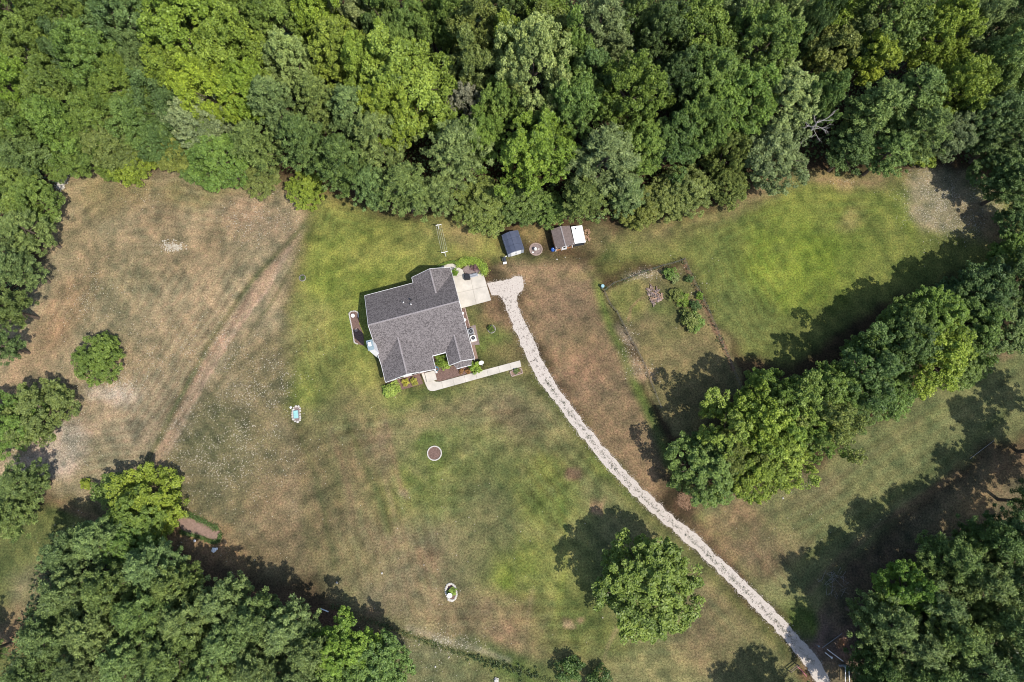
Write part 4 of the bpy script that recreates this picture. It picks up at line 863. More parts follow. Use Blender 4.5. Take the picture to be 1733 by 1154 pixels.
# ---------------------------------------------------------------- beds, edgings and plants
def ring_pts(c, rx, ry, n_, rz=0): return [(c.x + math.cos(t) * rx * math.cos(rz) - math.sin(t) * ry * math.sin(rz), c.y + math.cos(t) * rx * math.sin(rz) + math.sin(t) * ry * math.cos(rz)) for t in [2 * math.pi * i / n_ for i in range(n_)]]
def bed(name, label, poly, m='mulch', z=.05, edge=None, cat='flower bed', stone=.22, cull=None, closed=True, group=None, bump=.0):
    cx = sum(p[0] for p in poly) / len(poly); cy = sum(p[1] for p in poly) / len(poly)
    root = thing(name, label, cat, (cx, cy, 0), 0, group); P = [(p[0] - cx, p[1] - cy) for p in poly]
    MB().prism(P, 0.0, z).obj('mulch' if 'mulch' in m else 'soil', m, root)
    xy = scatter_in(P, int(min(900, 60 * abs(sum(P[i][0] * P[(i + 1) % len(P)][1] - P[(i + 1) % len(P)][0] * P[i][1] for i in range(len(P)))) / 2 + 40)), 9)
    o = chips('chips', xy, z - .01, .03, .09, m, 10, .5); o.parent = root; o['kind'] = 'stuff'
    if edge:
        Q = P + [P[0]] if closed else P; L = 0
        seg = []
        for a, b in zip(Q[:-1], Q[1:]):
            a = Vector((*a, 0)); b = Vector((*b, 0)); k = max(1, round((b - a).length / (stone * 1.12)))
            for i in range(k):
                p = a.lerp(b, (i + .5) / k)
                if cull and cull(p.x + cx, p.y + cy): continue
                seg.append((p, math.atan2(b.y - a.y, b.x - a.x)))
        for p, an in seg:
            if edge == 'rock': mb = MB().rock((0, 0, .07), stone * R.uniform(.5, .75))
            else: mb = MB().box((0, 0, .08), (stone, stone * .7, .2), R.uniform(-.12, .12))
            o = mb.obj('edging_stone', 'stone' if edge != 'pink' else 'pinkstone', root, loc=(p.x, p.y, 0)); o.rotation_euler = (0, 0, an + R.uniform(-.1, .1))
    return root
def bush(px, py, rpx, h, tone, label, group='garden plants around the house', name='shrub', cat='shrub', kind='shrub'):
    return plant(kind, px, py, rpx, h, tone, label, group, name, cat, 0.5)
# the prototypes were already handed out, so plants below are copies again
bed('flower_bed', 'brown mulch bed below the front gable with two yellow bushes', GV(Z1([(400, 990), (420, 965), (640, 905), (668, 980), (515, 1024), (480, 1000)])), 'mulch')
bed('flower_bed', 'reddish mulch bed between front walk, porch and bay window', GV(Z1([(722, 892), (735, 880), (740, 775), (850, 790), (870, 850), (1010, 850), (1025, 897), (790, 963), (755, 955), (735, 935)])), 'mulch')
bush(664, 659, 13, 1.3, 'V', 'bright green spreading bush at the front left corner of the house'); bush(656, 661, 9, 1.1, 'V', 'bright green bush end nearest the house corner, on the lawn side')
bush(687, 646, 6, 1.0, 'Z', 'yellow bush in the front mulch bed, left of two'); bush(701, 645, 6, 1.0, 'Z', 'yellow bush in the front mulch bed, right of two')
bush(746, 609, 11, 1.8, 'H', 'leafy green shrub in the notch between the two front gables'); bush(754, 618, 7, 1.2, 'V', 'low green bush at the mouth of the front notch')
TONE['N'] = (0.36, 0.20, 0.07)
bush(781, 628.5, 4.2, .8, 'N', 'orange mound plant under the bay window, left of two'); bush(792, 627.5, 4.2, .8, 'N', 'orange mound plant under the bay window, right of two')
bush(804, 621, 9.5, 1.9, 'V', 'bright lime green shrub between bay window and front walk')
bush(769, 461, 6, 1.6, 'H', 'glossy green shrub against the garage wall by the concrete apron')
p = G(739, 625); t_ = thing('planter_pot', 'teal glazed pot at the porch corner', 'pot', (p.x, p.y, 0)); MB().lathe((0, 0, 0), [(.25, 0), (.38, .35), (.4, .6), (.33, .6), (.3, .45)], 16).obj('pot', 'teal', t_); MB().lathe((0, 0, .44), [(.29, 0), (.2, .03)], 12).obj('soil', 'mulch', t_)
HLuv = lambda x, y: ((x - HX) * math.cos(HA) + (y - HY) * math.sin(HA))
bed('flower_bed', 'brick edged mulch strip along the east wall of the house', [HW(*q)[:2] for q in ((14.75, 9.6), (15.75, 9.5), (15.75, 6.0), (14.75, 6.0))], 'mulch', edge='pink', stone=.24, cull=lambda x, y: HLuv(x, y) < 15.6)
for i_, (px, py) in enumerate(((783.5, 530.5), (786.5, 541.5))):
    p = G(px, py); tag(MB().rock((0, 0, .12), .28).obj('stone', 'trim', loc=(p.x, p.y, 0)), ('upper' if i_ == 0 else 'lower') + ' pale stone in the mulch strip along the east wall', 'stone')
tag(sheet('gravel_strip', [HW(*q)[:2] for q in ((14.75, 3.0), (16.6, 2.6), (16.75, 6.2), (14.75, 6.0))], .035, 'mulchgrey'), kind='structure')
tag(sheet('gravel_strip', [HW(*q)[:2] for q in ((14.75, 3.0), (15.75, 2.8), (15.7, .2), (14.75, .4))], .03, 'soil'), kind='structure')
# air conditioners
def condenser(u, v, top, label):
    p = HW(u, v); r = thing('air_conditioner', label, 'air conditioner', (p.x, p.y, .035), HA, 'outdoor units by the east wall')
    MB().box((0, 0, .05), (1.05, 1.05, .1)).obj('pad', 'concrete', r); b_ = MB()
    for k in range(12): b_.box((0, 0, .16 + k * .055), (.86, .86, .04))
    b_.box((0, 0, .45), (.80, .80, .72)); b_.box((0, 0, .84), (.9, .9, .06)); b_.obj('casing', top, r)
    MB().lathe((0, 0, .871), [(.34, 0), (.34, .012), (.06, .03)], 20).obj('fan_grille', 'black', r); MB().lathe((0, 0, .9), [(.1, 0), (.1, .04)], 10).obj('motor_cap', 'grey', r)
condenser(15.72, 5.12, 'grey', 'grey air conditioner with dark fan, upper one by the east wall'); condenser(15.8, 3.86, 'trim', 'white air conditioner with dark fan, lower one by the east wall')
# satellite dish
p = G(815, 616); d_ = thing('satellite_dish', 'white satellite dish on a short pole at the corner of the house', 'satellite dish', (p.x, p.y, 0))
MB().tube((0, 0, 0), (0, 0, 1.3), .04, n=8).obj('pole', 'grey', d_); dm = MB(); dm.lathe((0, 0, 0), [(.02, -.10), (.2, -.08), (.38, -.02), (.44, .03), (.42, .035), (.36, 0.0), (.2, -.06), (.02, -.08)], 20, 1, .85); do = dm.obj('dish', 'trim', d_, True, (0, 0, 1.42)); do.rotation_euler = (math.radians(38), 0, math.radians(20))
MB().tube((0, 0, 1.36), (.18, -.5, 1.62), .02, n=6).box((.18, -.5, 1.64), (.1, .1, .1)).obj('feed_arm', 'grey', d_)
# west bed with round pots
bed('flower_bed', 'stone edged mulch bed with round stepping stones west of the house', GV([(591, 531), (594, 527.5), (601, 526.5), (606, 529), (608, 548), (615, 566), (616, 585), (606, 582.5), (600, 580), (597, 560)]), 'mulch', edge='box', stone=.26, cull=lambda x, y: x > G(606, 560).x)
for px, py, r_, lb in ((597.5, 534.5, .33, 'white round stone disc at the top of the west mulch bed'), (603.3, 559, .3, 'pale pink round stone disc at the middle of the west mulch bed')):
    p = G(px, py); tag(MB().lathe((0, 0, 0), [(r_ * .95, 0), (r_, .05), (r_, .22), (r_ * .92, .26)], 18).obj('stone_disc', 'trim' if r_ > .31 else 'pinkstone', loc=(p.x, p.y, .04)), lb, 'stone disc')
# back bed with ring hedge
bed('flower_bed', 'mulched bed inside the curved green hedge behind the concrete apron', GV([(782, 456), (790, 449), (803, 447), (813, 451), (816, 461), (788, 464.5), (785, 459)]), 'mulchgrey')
def hedge(name, label, pts, wd, hgt, tone, n_, cat, seed):
    L = spline(GV(pts), .15); g_ = np.random.default_rng(seed); A = np.array([(q[0], q[1]) for q in L]); k = g_.integers(0, len(A), n_)
    P = np.column_stack([A[k] + g_.normal(size=(n_, 2)) * wd * .32, np.abs(g_.random(n_)) ** .6 * hgt * (.75 + .5 * g_.random(n_))])
    V = leaf_quads(P, g_.normal(size=(n_, 3)) * .6 + [0, 0, .6], g_.uniform(.06, .12, n_), .55, g_); c0 = P.mean(0) * [1, 1, 0]
    r = thing(name, label, cat, tuple(c0)); o = quads('foliage', V - c0, n_, np.clip(.5 + .22 * g_.normal(size=n_), 0, 1), M['leaf'], r); o.color = (*TONE[tone], 1); return r
hedge('hedge', 'curved low green hedge behind the concrete apron', [(777, 448.5), (785, 444), (799, 443), (812, 447.5), (819, 455), (819.5, 462)], 1.0, .8, 'V', 7000, 'hedge', 301)
hedge('hedge', 'thin dark clipped edging hedge along the path behind the garage', [(729, 456), (745, 450), (757, 445.5), (768, 444), (776, 448)], .32, .4, 'B', 2500, 'hedge', 302)
TONE['U'] = (0.21, 0.12, 0.12)
bush(804, 453.5, 6.5, .7, 'U', 'dusty purple plant inside the ring hedge bed')
# grill and bench
p = G(791, 470); g1 = thing('grill', 'black covered barbecue grill on the concrete apron', 'grill', (p.x, p.y, .06), math.radians(10))
MB().prism([(-.5, -.42), (.4, -.46), (.5, -.3), (.46, .42), (-.3, .45), (-.48, .25)], 0, .85).obj('cover', 'black', g1); MB().prism([(-.4, -.3), (.36, -.36), (.38, .3), (-.26, .34), (-.4, .2)], .85, 1.02).obj('lid', 'black', g1)
p = G(802, 467); b1 = thing('bench', 'pale grey slatted bench next to the black grill', 'bench', (p.x, p.y, .06), math.radians(15))
for k in range(4): MB().box((0, -.24 + k * .16, .45), (1.4, .12, .05)).obj('slat', 'grey' if k % 2 else 'resin', b1)
for sx in (-.6, .6):
    for sy in (-.22, .22): MB().box((sx, sy, .21), (.07, .07, .42)).obj('leg', 'grey', b1)
# small round beds
def ring_bed(px, py, rx, ry, label, m, edge, stone, n_=28, rz=0, z=.05, cull=None): return bed('flower_bed', label, ring_pts(G(px, py), rx, ry, n_, rz), m, z, edge, stone=stone, cull=cull)
ring_bed(735.4, 767, 1.15, 1.15, 'round mulch bed ringed with white stones on the front lawn', 'mulch', 'box', .26)
ring_bed(907, 422, 1.08, 1.08, 'round chip bed ringed with pink blocks between the two sheds', 'mulchgrey', 'pink', .27)
p = G(906, 423); t_ = thing('garden_urn', 'pale globe shaped urn in the ringed bed between the sheds', 'urn', (p.x, p.y, .05)); MB().lathe((0, 0, 0), [(.2, 0), (.18, .1), (.3, .3), (.34, .5), (.28, .7), (.16, .8)], 16).obj('globe', 'stone', t_, True); MB().lathe((0, 0, .8), [(.17, 0), (.18, .05)], 12).obj('rim', 'trim', t_)
for px, py, lb in ((901.6, 427, 'small white stone left of the globe urn'), (911.5, 421.5, 'small stone right of the globe urn')):
    p = G(px, py); tag(MB().rock((0, 0, .05), .17).obj('stone', 'trim' if px < 905 else 'stone', loc=(p.x, p.y, .05)), lb, 'stone')
ring_bed(832, 557, .62, .66, 'small round planter ringed with pale stones between house and driveway', 'mulch', 'box', .22); bush(831, 555.5, 5.5, .9, 'M', 'dark green plant in the small planter between house and driveway')
ring_bed(512, 470.5, .52, .52, 'small round planter ringed with stones on the west lawn', 'mulch', 'box', .2); bush(512, 470, 3.4, .5, 'D', 'small dark plant in the ringed planter on the west lawn'); p = G(509.5, 471); tag(MB().rock((0, 0, .08), .16).obj('stone', 'trim', loc=(p.x, p.y, .04)), 'white stone inside the ringed planter on the west lawn', 'stone')
bed('flower_bed', 'square gravel bed at the end of the front walk', GV([(863, 629), (882, 623.5), (884.5, 631.5), (866.5, 637)]), 'soil', edge='pink', stone=.25); bush(873.5, 628, 4.5, .6, 'G', 'greyish plant in the square bed at the walk end'); bush(877, 626.8, 3, .5, 'O', 'small olive plant in the square bed at the walk end')
ring_bed(763.5, 1002, .85, 1.3, 'oval bed ringed with white stones low on the front lawn', 'mulch', 'rock', .34, 26, math.radians(12)); bush(765.5, 1002, 7, .7, 'V', 'yellow green plant filling the oval bed on the front lawn')
p = G(762, 1006); t_ = thing('birdbath', 'white pedestal birdbath in the oval bed on the front lawn', 'birdbath', (p.x, p.y, 0)); MB().lathe((0, 0, 0), [(.2, 0), (.1, .15), (.09, .75), (.16, .85)], 12).obj('pedestal', 'trim', t_, True); MB().lathe((0, 0, .84), [(.12, 0), (.36, .1), (.4, .16), (.36, .16), (.2, .09)], 18).obj('bowl', 'trim', t_, True)
# garden pond
pc = G(501.5, 701); poly = [(pc.x + a, pc.y + b) for a, b in ((-.62, .9), (-.4, 1.25), (.1, 1.4), (.5, 1.2), (.62, .8), (.65, -.2), (.8, -.8), (.55, -1.2), (.1, -1.3), (-.35, -1.1), (-.6, -.6))]
bed('pond_surround', 'dark surround ringed with pale stones holding the turquoise tub pond', poly, 'mulchgrey', edge='rock', stone=.36, cat='pond')
t_ = thing('tub_pond', 'turquoise rectangular tub pond west of the front lawn', 'pond', (pc.x, pc.y, .05), math.radians(8)); MB().box((0, -.05, .13), (.84, 1.35, .26)).obj('tub', 'bluegrey', t_); MB().box((0, -.05, .262), (.72, 1.22, .012)).obj('water', 'pond', t_)
for k, (px, py) in enumerate(((492.5, 689.5), (497.6, 693.5))): p = G(px, py); tag(MB().rock((0, 0, .1), .25 if k == 0 else .14).obj('stone', 'trim', loc=(p.x, p.y, .02)), ('large white stone outside the upper left corner of the tub pond', 'small white stone at the head of the tub pond')[k], 'stone')
# dirt bed by the cedar
bed('flower_bed', 'bare pinkish dirt bed beside the yellow olive cedar', GV([(299, 871), (310, 870), (345, 884), (372, 898), (366, 915), (340, 907), (308, 899)]), 'soil', .06)
hedge('weed_border', 'green weedy border along the upper side of the dirt bed', [(312, 868), (340, 880), (368, 895)], .8, .25, 'D', 1800, 'weeds', 305)
hedge('weed_border', 'green weedy border along the lower side of the dirt bed', [(306, 900), (336, 908), (366, 917), (374, 904)], .6, .25, 'D', 1800, 'weeds', 306)
p = G(363, 931); t_ = thing('boulder', 'white boulder below the bare dirt bed', 'boulder', (p.x, p.y, 0)); MB().rock((0, 0, .2), .45).rock((.35, .2, .1), .25).obj('rock', 'trim', t_)
p = G(330, 915); tag(MB().rock((0, 0, .1), .25).obj('stone', 'trim', loc=(p.x, p.y, 0)), 'white stone under the lower weedy border of the dirt bed', 'stone')
# stones that can be told apart on the grass
for px, py, r_, lb in ((942.5, 439, .16, 'white stone on the grass in front of the brown shed'), (956.5, 435.5, .12, 'smaller white stone in front of the brown shed, further right'), (646.5, 970, 0.21, 'white stone on the lawn above the lower pine shade'), (570, 986, 0.17, 'pale stone on the grass beside the pine grove shade'), (1325, 843, 0.17, 'white stone at the foot of the tree row, lower field'), (1196, 479.5, 0.14, 'white stone on the lawn just outside the garden fence'),
   (840, 1151, .5, 'pale stone mound on the grass at the bottom edge'), (737, 1128, 0.17, 'white stone in the weedy strip left of the bottom stone mound'), (760, 1112, 0.15, 'white stone in the weedy strip near the ditch'), (717.5, 956, .12, 'tiny white stone on the middle of the front lawn'), (1380, 816, .12, 'small white stone on the lower field'), (1020, 1045, .12, 'small white stone under the lone tree')):
    p = G(px, py); tag(MB().rock((0, 0, r_ * .4), r_).obj('stone', 'stone' if r_ > .15 else 'fleck', loc=(p.x, p.y, 0)), lb, 'stone')
p0, p1 = G(543, 1030), G(556, 1035); d = p1 - p0; t_ = tag(MB().tube((-d.x / 2, -d.y / 2, .1), (d.x / 2, d.y / 2, .1), .09, n=8).obj('white_pipe', 'trim', loc=((p0.x + p1.x) / 2, (p0.y + p1.y) / 2, 0)), 'white pipe lying in the shade of the pine grove', 'pipe')
# stone streak by the left wood
tag(chips('gravel_streak', near_line(spline(GV([(101, 316), (104, 308), (109, 301)]), .1), 900, .35, 71), .0, .06, .16, 'stone', 72), 'white gravel streak at the top left corner of the dry field', 'gravel', kind='stuff')
tag(chips('stone_heap', gauss([(291, 415, 22, 9, 110), (284, 419, 9, 7, 45), (299, 420, 8, 6, 50)], 73), .0, .05, .22, 'fleck', 74), 'patch of white broken stones in the middle of the dry field', 'stones', kind='stuff')
# weeds along the middle of the drive and the ditch line
def tufts(name, pts, n_, wid, col, label, cat, seed, sz=(.05, .12), clump=7, hgt=.22):
    g_ = np.random.default_rng(seed); A = np.array([(q[0], q[1]) for q in spline(GV(pts), .2)]); k = g_.integers(0, len(A), n_); c0 = A[k] + g_.normal(size=(n_, 2)) * wid
    P = np.repeat(np.column_stack([c0, np.full(n_, .04)]), clump * 3, 0); q = len(P); P = P + np.column_stack([g_.normal(size=(q, 2)) * .10, g_.random(q) * hgt])
    o = quads(name, leaf_quads(P, g_.normal(size=(q, 3)) * .6 + [0, 0, .5], g_.uniform(*sz, q), .5, g_), q, g_.random(q), M['leaf']); o.color = (*col, 1); return tag(o, label, cat, kind='stuff')
MID = [((a[0] + b[0]) / 2, (a[1] + b[1]) / 2) for a, b in zip(LEFT[5:], RIGHT[8:])]
tufts('weeds', MID[:1] + MID[1:-1], 560, .22, (.075, .09, .045), 'small weeds growing along the middle of the driveway', 'weeds', 81, (.03, .07), 3, .12)
tufts('weeds', [(850, 492), (880, 545), (900, 585), (925, 640)], 70, .55, (.08, .07, .05), 'dark weed specks in the driveway near the house', 'weeds', 82, (.03, .07), 4, .1)
tufts('ditch_weeds', [(560, 1025), (640, 1055), (740, 1092), (800, 1112), (860, 1128), (900, 1140), (945, 1158)], 260, .25, (.10, .13, .045), 'rough weeds along the shallow ditch at the bottom of the lawn', 'weeds', 83, (.05, .10), 5, .12)
tufts('ditch_weeds', [(800, 1113), (830, 1122), (890, 1138), (910, 1142)], 70, .45, (.06, .09, .03), 'darker brush along the end of the ditch', 'weeds', 84, (.06, .14), 8, .4)
# ---------------------------------------------------------------- clothesline
def tpost(px, py, top, root):
    b_ = G(px, py); t0, t1 = [G(*q, 2.05) for q in top]; c = (t0 + t1) / 2; q = MB(); q.tube((b_.x - O.x, b_.y - O.y, 0), (b_.x - O.x, b_.y - O.y, 2.05), .06, n=8); po = q.obj('post', 'trim', root)
    MB().tube(t0 - O, t1 - O, .055, n=8).obj('crossbar', 'trim', root); return t0, t1
O = G(749, 412); O = Vector((O.x, O.y, 0)); cl = thing('clothesline', 'white clothesline with two T posts and four lines on the lawn', 'clothesline', tuple(O))
ZB = lambda a, b: (720 + a / 12.38, 360 + b / 12.38)
a0, a1 = tpost(*ZB(283, 335), (ZB(215, 265), ZB(335, 242)), cl); b0, b1 = tpost(*ZB(428, 912), (ZB(332, 838), ZB(464, 810)), cl)
for k in range(4): f = (k + .2) / 3.4; MB().tube(a0.lerp(a1, f) - O + Vector((0, 0, .06)), b0.lerp(b1, f) - O + Vector((0, 0, .06)), .014, n=5).obj('line', 'line', cl)
# ---------------------------------------------------------------- sheds
def frame_of(pts, z):
    P = [G(a, b, z) for a, b in pts]; ax = ((P[1] - P[0]) + (P[2] - P[3])) / 2; ay = ((P[0] - P[3]) + (P[1] - P[2])) / 2; an = math.atan2(ax.y, ax.x); c = sum(P, Vector()) / 4
    return c, an, ax.length, ay.length
Z3 = lambda a, b: (820 + a / 8.665, 360 + b / 8.665)
c, an, sw_, sd_ = frame_of([Z3(258, 325), Z3(500, 250), Z3(577, 540), Z3(332, 612)], 1.9)
sh1 = thing('shed', 'navy blue resin garden shed with pale front, left of two', 'shed', (c.x, c.y, 0), an); hw, hd = sw_ / 2, sd_ / 2
MB().box((0, 0, .95), (sw_ - .16, sd_ - .2, 1.9)).obj('wall', 'resin', sh1)
q = MB(); prof = [(-hw, 1.85), (-hw * .5, 2.3), (0, 2.5), (hw * .5, 2.3), (hw, 1.85)]
for (x0, z0), (x1, z1) in zip(prof[:-1], prof[1:]):
    for k in range(3):
        ya = -hd + 2 * hd * k / 3 + .015; yb = -hd + 2 * hd * (k + 1) / 3 - .015; V = [(x0, ya, z0), (x1, ya, z1), (x1, yb, z1), (x0, yb, z0)]; V = [(a, b, z - .06) for a, b, z in V] + V
        MB().add(V, [(3, 2, 1, 0), (4, 5, 6, 7), (0, 1, 5, 4), (1, 2, 6, 5), (2, 3, 7, 6), (3, 0, 4, 7)]).obj('roof_panel', 'navy', sh1)
MB().box((0, 0, 2.52), (.12, sd_, .05)).obj('ridge_cap', 'navy', sh1)
gp = [(x * .93, z - .07) for x, z in prof]
for yy in (-hd + .06, hd - .12): V = [(x, yy, z) for x, z in gp] + [(x, yy + .06, z) for x, z in gp]; MB().add(V, [(0, 1, 2, 3, 4), (9, 8, 7, 6, 5)] + [(i, 5 + i, 5 + (i + 1) % 5, (i + 1) % 5) for i in range(5)]).obj('gable', 'resin', sh1)
for s_ in (-1, 1): dd = MB().box((s_ * .45, -hd + .07, .95), (.84, .06, 1.75)).obj('door', 'trim', sh1); MB().box((s_ * .12, -hd + .02, .95), (.05, .05, .2)).obj('handle', 'dark', dd)
Z6 = lambda a, b: (900 + a / 15.75, 370 + b / 15.75)
c, an, sw_, sd_ = frame_of([Z6(497, 285), Z6(1015, 190), Z6(1140, 690), Z6(652, 815)], 2.3); hw, hd = sw_ / 2, sd_ / 2
sh2 = thing('shed', 'brown roofed wooden shed with orange brown front, right of two', 'shed', (c.x, c.y, 0), an)
MB().box((0, 0, 1.15), (sw_ - .3, sd_ - .7, 2.3)).obj('wall', 'orange', sh2)
rz_ = 2.3 + hw * .42
for s_ in (-1, 1):
    V = [(0, -hd, rz_), (s_ * hw, -hd, 2.25), (s_ * hw, hd, 2.25), (0, hd, rz_)]; V = V if s_ > 0 else V[::-1]; V = [(a, b, z - .1) for a, b, z in V] + V
    MB().add(V, [(3, 2, 1, 0), (4, 5, 6, 7), (0, 1, 5, 4), (1, 2, 6, 5), (2, 3, 7, 6), (3, 0, 4, 7)]).obj('roof_slope', 'brownroof', sh2)
MB().box((0, 0, rz_ + .02), (.2, sd_, .05)).obj('ridge_cap', 'cap', sh2)
for yy in (-hd + .33, hd - .43): V = [(-hw + .15, yy, 2.25), (hw - .15, yy, 2.25), (0, yy, rz_ - .12)]; V += [(a, b + .1, z) for a, b, z in V]; MB().add(V, [(0, 1, 2), (5, 4, 3), (0, 3, 4, 1), (1, 4, 5, 2), (2, 5, 3, 0)]).obj('gable', 'orange', sh2)
yf = -hd + .33
for x_ in (-hw + .2, -.42, .42, hw - .2): MB().box((x_, yf - .03, 1.15), (.13, .07, 2.3)).obj('trim_board', 'trim', sh2)
dd = MB().box((0, yf - .02, 1.0), (.72, .06, 1.95)).obj('door', 'trim', sh2); MB().box((0, yf - .06, 1.3), (.4, .04, .7)).obj('pane', 'glass', dd)
for x_ in (-.93, .93): ww = MB().box((x_, yf - .02, 1.4), (.62, .06, .7)).obj('window', 'trim', sh2); MB().box((x_, yf - .06, 1.4), (.48, .04, .56)).obj('pane', 'glass', ww)
MB().box((0, yf - .035, 2.3), (sw_ - .3, .08, .12)).obj('trim_board', 'trim', sh2)
c2, an2, lw_, ld_ = frame_of([Z6(1030, 222), Z6(1332, 172), Z6(1452, 615), Z6(1162, 672)], 2.0)
m2 = thing('lean_to', 'white metal roofed lean to beside the brown roofed shed', 'lean-to', (c2.x, c2.y, 0), an2)
hw, hd = lw_ / 2, ld_ / 2; V = [(-hw + .0, -hd, 2.14), (hw, -hd, 1.85), (hw, hd, 1.85), (-hw, hd, 2.14)]; V = [(a, b, z - .05) for a, b, z in V] + V
MB().add(V, [(3, 2, 1, 0), (4, 5, 6, 7), (0, 1, 5, 4), (1, 2, 6, 5), (2, 3, 7, 6), (3, 0, 4, 7)]).obj('roof_sheet', 'trim', m2)
MB().box((0, -hd + .2, .9), (lw_ - .1, .06, 1.8)).obj('front_wall', 'dark', m2); MB().box((hw - .1, 0, .85), (.06, ld_ - .4, 1.7)).obj('side_wall', 'wood', m2)
for sy in (-1, 1): MB().box((hw - .15, sy * (hd - .15), .9), (.1, .1, 1.8)).obj('post', 'wood', m2)
tp = G(*Z6(1168, 268), 2.1); tag(MB().lathe((0, 0, 0), [(.12, 0), (.14, .1), (.06, .22)], 8).obj('roof_vent', 'dark', loc=(tp.x, tp.y, 2.02)), 'small dark vent standing on the white lean to roof', 'vent')
wr = thing('firewood_pile', 'split firewood heaped at the right side of the white lean to', 'firewood', tuple(G(*Z6(1480, 450)))); O2 = wr.location.copy()
for k in range(46):
    p = G(*Z6(R.uniform(1400, 1530) + (k % 7) * 3, R.uniform(290, 600))) - O2; a = R.random() * 3.1; L = R.uniform(.25, .5); z_ = R.uniform(.05, .3); dv = Vector((math.cos(a), math.sin(a), R.uniform(-.15, .15))) * L / 2
    MB().tube(p - dv + Vector((0, 0, z_)), p + dv + Vector((0, 0, z_)), R.uniform(.05, .09), n=5).obj('log', 'logs', wr)
p = G(*Z6(556, 845)); t_ = thing('barrel', 'bright blue plastic barrel at the left front corner of the brown shed', 'barrel', (p.x, p.y, 0)); MB().lathe((0, 0, 0), [(.27, 0), (.31, .1), (.33, .45), (.31, .8), (.26, .92), (.22, .94), (.2, .9)], 18).obj('drum', 'blue', t_, True); MB().lathe((0.1, 0, .9), [(.05, 0), (.05, .05)], 8).obj('bung', 'trim', t_)
# barrel grill near the navy shed
p = G(*Z3(293, 705)); t_ = thing('barrel_grill', 'dark grey barrel grill standing in front of the navy shed', 'grill', (p.x, p.y, 0), an)
MB().tube((0, -.35, .85), (0, .35, .85), .28, n=14).obj('drum', 'dark', t_); MB().tube((.1, .2, 1.1), (.1, .2, 1.6), .05, n=8).obj('chimney_pipe', 'grey', t_); MB().tube((-.34, -.25, .95), (-.34, .25, .95), .02, n=6).obj('handle', 'grey', t_)
for a in (-.2, .2):
    for b in (-.28, .28): MB().tube((a, b, 0), (a * .9, b, .7), .025, n=6).obj('leg', 'dark', t_)
p = G(*Z3(298, 740)); tag(MB().box((0, 0, .15), (.62, .3, .3), an).box((0, 0, .31), (.5, .22, .04), an).obj('block', 'trim', loc=(p.x, p.y, 0)), 'white concrete block in front of the barrel grill', 'block')
p = G(*Z3(318, 640)); tag(MB().tube((-.16, -.12, .06), (.16, .12, .06), .06, n=8).obj('white_pipe', 'trim', loc=(p.x, p.y, 0)), 'short white downpipe end at the corner of the navy shed', 'pipe')
# ---------------------------------------------------------------- garden plot
def fence(label, pts, nwire=3, hgt=1.15, side='wood'):
    P = GV(pts); o0 = P[0].copy(); f = thing('garden_fence', label, 'fence', tuple(o0), 0, 'wire fences round the garden plot'); pm = MB().tube((0, 0, 0), (0, 0, hgt), .055, n=6)
    proto = None
    for p in P:
        if proto is None: proto = pm.obj('post', side, f)
        else: q = proto.copy(); COL.objects.link(q); q.parent = f; q.location = p - o0
    for k in range(nwire):
        q = MB()
        for a, b in zip(P[:-1], P[1:]): q.tube(a - o0 + Vector((0, 0, .3 + k * .38)), b - o0 + Vector((0, 0, .3 + k * .38)), .012, n=4, cap=False)
        q.obj('wire', 'wire', f)
    return f
fence('wire garden fence on the driveway side with leaning dark posts', [(1022, 494), (1032, 516), (1043, 528), (1055, 552), (1062, 567), (1073, 585), (1087, 611), (1098, 640), (1108, 665), (1118, 690)])
fence('wire garden fence on the house side, along the top of the plot', [(1022, 493), (1038, 480), (1056, 474), (1075, 466), (1098, 458), (1120, 451), (1140, 446), (1156, 440)])
fence('overgrown wire garden fence on the lawn side of the plot', [(1157, 440), (1168, 466), (1182, 494), (1196, 522), (1209, 552), (1220, 580), (1232, 606), (1246, 640), (1258, 666)])
tufts('fence_weeds', [(1157, 441), (1168, 468), (1183, 496), (1198, 527), (1212, 560), (1230, 602)], 60, .35, (.11, .13, .05), 'weeds and vines growing along the lawn side garden fence', 'weeds', 91, (.05, .12), 6, .3)
tufts('fence_weeds', [(1024, 490), (1072, 467), (1120, 452), (1156, 440)], 60, .25, (.10, .13, .05), 'weeds along the house side garden fence', 'weeds', 92, (.05, .10), 5, .2)
p = G(1019, 486); t_ = thing('drum', 'pale blue drum at the corner of the garden fence', 'drum', (p.x, p.y, 0)); MB().lathe((0, 0, 0), [(.28, 0), (.3, .3), (.29, .6), (.3, .86), (.27, .9)], 18).obj('barrel', 'bluegrey', t_, True); MB().lathe((0, 0, .9), [(.28, 0), (.28, .04), (.1, .06)], 16).obj('lid', 'paleblue', t_)
bush(1134, 463, 11.7, 1.6, 'M', 'green bush near the far corner inside the garden plot', 'garden plot plants'); bush(1141, 470, 9.1, 1.3, 'G', 'greyish weedy bush below the far corner bush in the garden', 'garden plot plants'); bush(1145, 500, 11.7, 1.4, 'O', 'olive bush with dark twigs, middle of the garden plot', 'garden plot plants'); bush(1155, 505, 11.7, 1.1, 'H', 'light green weeds right of the twiggy garden bush', 'garden plot plants')
bush(1167, 541, 16.9, 2.1, 'O', 'largest olive bush in the garden plot beside the lawn side fence', 'garden plot plants'); bush(1177, 546, 14.3, 1.6, 'B', 'green bush joined to the largest garden bush on the fence side', 'garden plot plants'); bush(1177, 517, 9.1, 1.5, 'D', 'dark bush above the largest one in the garden plot', 'garden plot plants'); bush(1166, 472, 6.5, 1.1, 'D', 'small dark bush on the fence line near the far garden corner', 'garden plot plants'); bush(1184, 500, 6.5, 1.2, 'H', 'bright green bush leaning out over the lawn side fence', 'garden plot plants')
